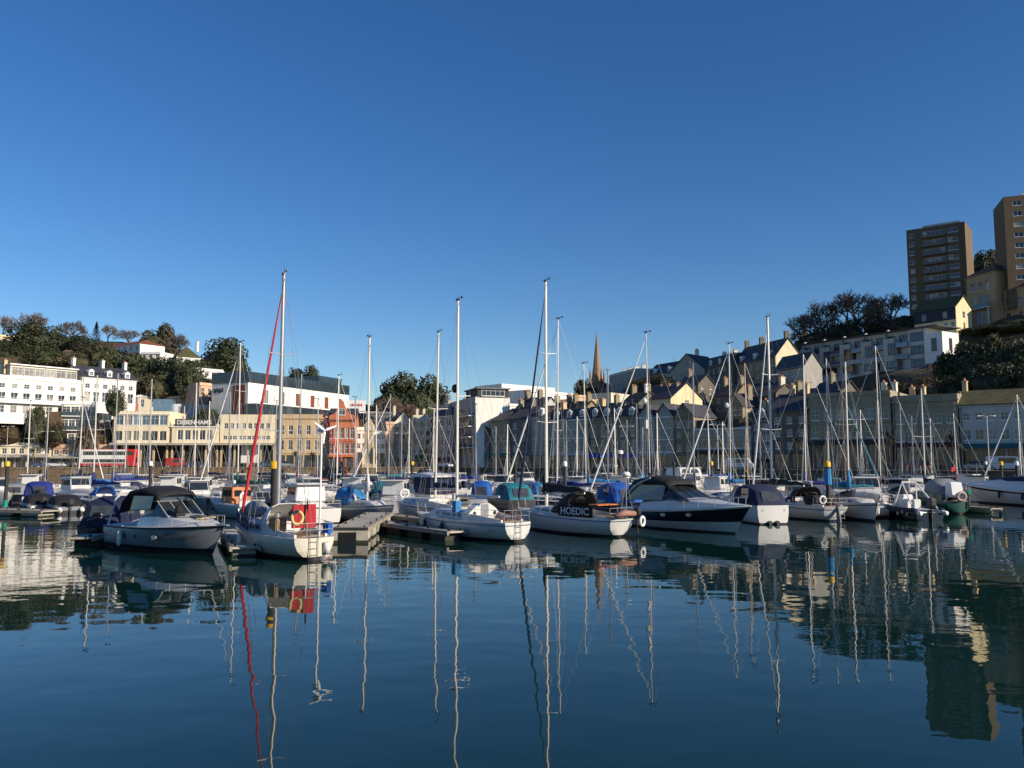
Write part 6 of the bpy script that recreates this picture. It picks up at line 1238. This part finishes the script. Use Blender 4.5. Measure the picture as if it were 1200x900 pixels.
# --- further yachts: (label, mast px, mast top y, D, heading deg, L, hull, cover, furl, hood, extra)
Y = [('slim yacht at far left with masthead just above the low parade roof',32,470,110,150,8,gel,c_navy,None,None),
 ('far left yacht whose mast rises in front of the retaining wall climber',53,476,100,20,8,gel,c_navy,None,c_navy),
 ('yacht with stout pale mast reaching the white terrace windows',110,439,72,160,9,gel,c_royal,None,c_blue),
 ('blue hulled yacht with thin mast just left of the balconied flats',92,466,104,-20,8,bluebt,c_navy,c_white,None),
 ('yacht with leaning mast in front of the terrace end tree',133,437,84,200,9,gel,c_royal,None,None),
 ('yacht with mast crossing the left end of the cream offices',162,462,96,170,8,gel,c_navy,None,None),
 ('yacht whose mast splits the cream office windows',175,444,90,15,8.6,creamgel,c_blk,None,c_navy),
 ('yacht with mast before the store sign left letters',228,448,92,165,8.6,gel,c_navy,None,None),
 ('white yacht with tall raked mast in front of the sunny cream long building',279,401,74,160,9.5,gel,c_green,c_white,c_grey),
 ('small yacht with short mast between store sign and cream building',268,459,108,30,7.5,gel,c_navy,None,None),
 ('yacht with raked mast before the white box hotel, right of the red furled sail',349,438,86,195,8.6,gel,c_maroon,None,c_green),
 ('yacht with thin mast in front of hotel red panels, left of brick gable',372,468,100,10,8,gel,c_navy,redfurl,None),
 ('yacht whose mast stands in front of the shaped brick gable',395,440,96,170,9,gel,c_navy,None,c_navy),
 ('yacht with mast between brick gable and billboard',416,466,104,20,8,gel,c_lblue,None,None),
 ('yacht with leaning mast just right of the clock tower',455,462,88,200,8.4,gel,c_navy,c_white,None),
 ('yacht with short mast in front of the cream paired window house',479,490,112,165,8,gel,c_navy,None,None),
 ('yacht whose mast crosses the green awning',470,486,104,15,7.6,navy,c_teal,None,None),
 ('yacht with thin mast on the balconied block left side',508,478,98,170,8,gel,c_navy,None,None),
 ('yacht with mast before the blank sunlit end wall',558,474,92,15,8.4,gel,c_royal,None,c_navy),
 ('yacht with short mast below the hip roofed house',594,497,100,165,7.6,gel,c_navy,None,None),
 ('yacht with bright blue mast cover behind the tallest mast',653,374,68,160,10,navy,c_royal,c_white,c_royal),
 ('yacht with slender mast left of the blue white terrace',664,493,104,12,8,gel,c_navy,None,None),
 ('yacht with mast left of the church tower topped by a wind vane',687,426,78,170,9,gel,c_lblue,None,None),
 ('yacht with thin mast just right of the church spire',712,434,84,20,9,gel,c_navy,None,c_navy),
 ('small yacht with mast in front of the stone terrace middle',722,478,104,165,8,gel,c_navy,None,None),
 ('small yacht with mast at the right end of the stone terrace',746,474,106,20,8,creamgel,c_blk,None,None),
 ('yacht with thick mast carrying two white radar reflectors, right of the spire',762,390,66,172,10,gel,c_navy,c_white,c_blk),
 ('small yacht with mast before the twin bay house',771,484,98,160,7.8,gel,c_navy,None,None),
 ('yacht with mast left of the small cream gabled house',753,500,110,10,7.4,gel,c_lblue,None,None),
 ('yacht with mast directly in front of the small cream gabled house',813,426,80,14,9,gel,c_navy,None,None),
 ('yacht with mast before the sloping brown gable',832,484,102,168,8,gel,c_blue,None,None),
 ('yacht with white lamp on its mast in front of the grey stone terrace',856,403,76,172,9.4,gel,c_lblue,c_white,None),
 ('yacht with varnished wooden mast left of the tall black boomed yacht mast',876,425,72,168,8.6,bluebt,c_blk,None,c_blk),
 ('yacht with bright blue sail bag on mast before the blackened stone house',944,415,70,168,9,gel,c_royal,None,None),
 ('yacht whose thick mast stands left of the leaning one beside yellow capped pile',971,420,63,166,9,gel,c_teal,None,c_blk),
 ('yacht with wooden mast and green furled sail behind the dark gunwale yacht',991,458,84,12,8.4,creamgel,None,c_teal,None),
 ('yacht with tall mast before the gap between cream block and cream hotel',1032,405,74,164,9.6,gel,c_blk,None,c_blk),
 ('yacht with short mast in front of the cream hotel windows',1057,473,90,14,8,gel,c_navy,None,None),
 ('yacht with thin mast at the left end of the mossy roofed pub',1122,484,104,168,8,gel,c_maroon,None,None),
 ('yacht with pale mast at the right edge in front of the pub',1197,462,96,160,8.4,gel,c_navy,c_white,None),
 ('thin masted yacht in front of the long cream building windows',302,472,118,160,8,gel,c_navy,None,None),
 ('thin masted yacht left of the sandstone building lamp',322,470,122,15,8,gel,c_navy,None,None),
 ('distant yacht mast crossing the gallery building right edge',244,470,122,165,8,gel,c_navy,None,None),
 ('distant yacht whose thin mast crosses the blue office windows left pane',146,468,124,15,8,gel,c_navy,None,None),
 ('distant yacht with mast in front of the store windows',212,476,126,12,8,gel,c_navy,None,None),
 ('distant yacht with mast beside the billboard post',441,474,124,165,8,gel,c_navy,None,None),
 ('distant yacht with mast before the shaded hip roof eaves',581,500,118,20,8,gel,c_navy,None,None),
 ('distant yacht with mast under the peach flat roofed house',676,488,120,165,8,gel,c_navy,None,None),
 ('distant yacht with mast between stone terrace and gabled bay',736,492,122,15,8,gel,c_navy,None,None),
 ('distant yacht with mast in front of the long white shop',848,494,116,160,8,gel,c_navy,None,None),
 ('distant yacht with mast before the tall narrow dark house',892,486,112,20,8,gel,c_navy,None,None),
 ('distant yacht with mast in the middle of the broad grey cream block',1010,480,104,165,8,gel,c_navy,None,None),
 ('distant yacht with mast crossing the left windows of the cream hotel',1071,488,108,20,8,gel,c_navy,None,None),
 ('distant yacht with mast right of the dark spiky palm',1092,490,110,160,8,gel,c_navy,None,None)]
for i, (lab, px, top, D, rz, L, hl, cv, fl, hd) in enumerate(Y):
    mm = woodm if 'wooden' in lab else alu
    s = sloop(lab, dict(px=px, D=D, rz=rz + random.uniform(-6,6), L=L), hull=hl, cover=cv, furl=fl, hood=hd, mpx=px, top=top, mm=mm, stripe=random.choice([None, bluebt, c_grey]), boot=random.choice([bluebt, antif, redp]), coverh=.16, spreaders=2 if L > 9 else 1, zs=.9, zb=1.2, lean=random.choice([-.6,0,.5]), r=max(.06, .0068*D/7*.9), radar=trim if ('reflector' in lab or 'white lamp' in lab) else False)
    if 'two white' in lab:
        mo = [o for o in s.e.children if o.name.startswith('mast')][0]; x_ = s.x(min(.72, max(.4, s.t_at(px)))); q = MB()
        for zz in (P(px,455,D).z, P(px,497,D).z): q.tube((x_+.25,0,zz-.35),(x_+.25,0,zz+.35),.13,n=8)
        q.build('radar_reflector', trim, mo)
for a in [('white cruiser between the pale awning motor yacht and blue sprayhood yacht',452,66,480,7,gel,None),('white launch behind the pale awning motor yacht stern',505,88,532,7,gel,None),('low white cruiser behind the upright blue cover, towards the quay',552,100,574,7,gel,c_navy),
  ('white cruiser with navy roof right of the light blue covered boat',668,76,694,7.5,gel,c_navy),('grey launch behind the mid blue covered boat',716,86,742,7,greygel,None),('white cabin boat behind the canopy of the navy banded sports cruiser',762,74,790,8,gel,c_blue),
  ('cream launch between passenger boat and blue hulled fishing boat',800,98,822,7,creamgel,None),('white cruiser behind the white transom yacht, right of navy canopy',926,68,952,7.5,gel,None),('white launch with teal roof behind the white wheelhouse boat with portholes',1008,88,1034,7,gel,c_teal),
  ('navy cabin boat behind the navy workboat A-frame',1044,72,1072,7.5,navy,None),('white cruiser between the green yacht and the big cruiser',1136,86,1160,7,gel,c_navy),('white cabin cruiser under the bus, left of the white capped pile',138,92,162,7,gel,c_blue),
  ('small grey cruiser behind the wheelhouse boats, below the store letters',200,95,222,6.5,greygel,None),('white cruiser left of the yellow capped pile by the grey mast',306,86,328,7,gel,c_navy),('navy hulled launch below the sandstone building, second row',340,94,364,7,navy,trim),
  ('white cruiser second row behind the blue canopied boat',28,94,52,7,gel,None),('white launch behind the white sports cruiser on the left',92,98,112,7,gel,c_navy),('cream cabin boat below the brick gable, nearer the pontoon',404,76,430,7.5,creamgel,None)]:
    cruiser(a[0], (a[1],a[2],a[3],a[4],'near' if a[1] % 4 else 'far'), hull=a[5], B=2.6, roof=a[6])
# ------------------------------------------------------------------ pontoons, piles
weedm = mat('green_weed', (.03,.035,.018), .8, var=.4, scale=5)
def pontoon(label, a, b, w_, name='pontoon', h=.5, block=False, nose=True):
    A = Vector((PX(a[0],a[1]), a[1])); Bp = Vector((PX(b[0],b[1]), b[1])); d = Bp-A; L = d.length; e = empty(name, (A.x,A.y,0), math.atan2(d.y,d.x), label, 'pontoon')
    q = MB(); n = max(1, int(L/2.4))
    q.box(0, L, -w_/2, w_/2, h-.12, h-.03); q.build('deck', concrete, e)
    q = MB(); k = int(L/.35)
    for sg in (-1, 1): q.box(0, L, sg*w_/2-.06, sg*w_/2+.06, h-.22, h)
    q.build('edge_timber', mat('weathered_timber', (.30,.26,.20), .9, var=.3, scale=4), e)
    for i in range(n):
        x0 = L*(i+.18)/n; x1 = L*(i+.82)/n; f = MB(); f.box(x0, x1, -w_/2+.1, w_/2-.1, -.35, h-.125); fo = f.build('float', concrete if not block else pilem, e, bevel=.03); wl = MB(); wl.box(x0-.012, x1+.012, -w_/2+.088, w_/2-.088, -.3, .1); wl.build('weed_line', weedm, fo)
    for i in range(n+1):
        c = MB(); x = min(L-.2, .2+L*i/max(1,n))
        for sg in (-1, 1): c.box(x-.12, x+.12, sg*(w_/2-.18)-.04, sg*(w_/2-.18)+.04, h-.02, h+.08)
        c.build('cleat', pilem, e)
    return e
pontoon('pale concrete finger pontoon between the grey sports cruiser and the red screened yacht', (272,46), (290,36.6), 1.2)
pontoon('low dark pontoon finger left of the grey sports cruiser', (140,47), (98,41), 1.1, block=True)
pontoon('pale pontoon end near the left edge below the small blue canopied boat', (-30,66), (62,63), 1.6)
e = pontoon('wide concrete walkway pontoon with dark square opening behind the red screened yacht', (412,43), (446,56), 1.7, h=.8)
q = MB(); q.box(-.06, 0, -.9, .9, -.4, .81); ep = q.build('end_plate', concrete, e); q = MB(); q.box(-.075, .0, -.915, .915, -.35, .14); q.build('weed_line', weedm, ep); q = MB(); q.box(-.1,-.061,-.9,.9,.66,.8); q.build('fender_strip', pilem, ep); q = MB(); q.box(-.09, -.063, -.3, .6, -.1, .55); q.build('dark_opening', blk, e)
pontoon('long finger pontoon with dark floats left of the white rounded transom yacht', (436,52), (536,44), 1.1, block=True, h=.55)
pontoon('short finger pontoon beside the blue sprayhood yacht bow', (440,60), (505,54), 1.1, h=.5)
pontoon('main walkway running behind the front row of boats, left part', (-40,96), (300,90), 2.0); pontoon('main walkway running behind the front row of boats, right part', (430,86), (1240,90), 2.0)
pontoon('far walkway in front of the sunlit quay wall', (-60,116), (560,128), 2.0); pontoon('short pale finger right of the green yacht', (1120,70), (1166,66), 1.0)
def pile(label, px, D, cap, top=541, r=.16):
    x = PX(px, D); z = P(px, top, D).z; e = empty('mooring_pile', (x, D, 0), 0, label, 'pile'); q = MB(); q.tube((0,0,-3),(0,0,z-.35),r*.85,n=12); q.build('post', pilem, e, ang=50)
    q = MB(); q.loft([[(k*math.cos(a), k*math.sin(a), zz) for a in [2*math.pi*i/12 for i in range(12)]] for k, zz in ((r*1.15,z-.36),(r*1.15,z-.05),(r*.8,z+.02),(.05,z+.05))]); q.build('cap', cap, e, ang=50)
    if 'pale blue' in label: q = MB(); q.tube((0,0,z-1.6),(.03,.02,z-.5),r*1.25,r*1.1,9); q.build('wrapping', c_lblue, e)
    if 'green foot' in label: q = MB(); q.tube((0,0,-.2),(0,0,1.1),r*1.15,n=10); q.build('green_sleeve', mat('sleeve_green', (.0,.22,.14), .6), e)
    q = MB(); q.torus((0,0,.55),(0,0,1),r*1.5,.04); q.build('guide_ring', steel, e)
pile('yellow capped pile with green foot at the far left', 8, 66, yellowp); pile('dark pile with broad yellow cap beside the tall grey mast', 322, 43, yellowp, 541, .24)
pile('white capped pile with red band behind the navy cover', 176, 76, trim); pile('thin pile with yellow cap near the clock tower', 483, 92, yellowp); pile('white topped pile behind the tallest mast', 662, 66, trim); pile('yellow capped pile among fenders of the passenger boat', 834, 86, yellowp, 541)
pile('yellow capped pile wrapped in pale blue beside the thick mast', 970, 58.5, yellowp, 541, .2); pile('yellow capped pile near the right edge by the dark roof cover', 1174, 84, yellowp); pile('dark pile below the store sign', 232, 88, pilem); pile('dark pile with white cap behind the orange wheelhouse', 292, 92, trim)
pile('dark pile beside the clock tower base', 402, 84, pilem); pile('dark pile behind the bright blue covered boat', 604, 90, pilem); pile('white banner pole on the pontoon below the stone terrace', 727, 92, trim, 528, .3)
pile('dark pile right of the black banner yacht', 790, 96, pilem); pile('dark pile left of the spiky palm', 1015, 96, pilem); pile('leaning grey pile near the right picture edge', 1192, 80, trim); pile('white tipped pile by the promenade in front of the pub', 1156, 108, trim)
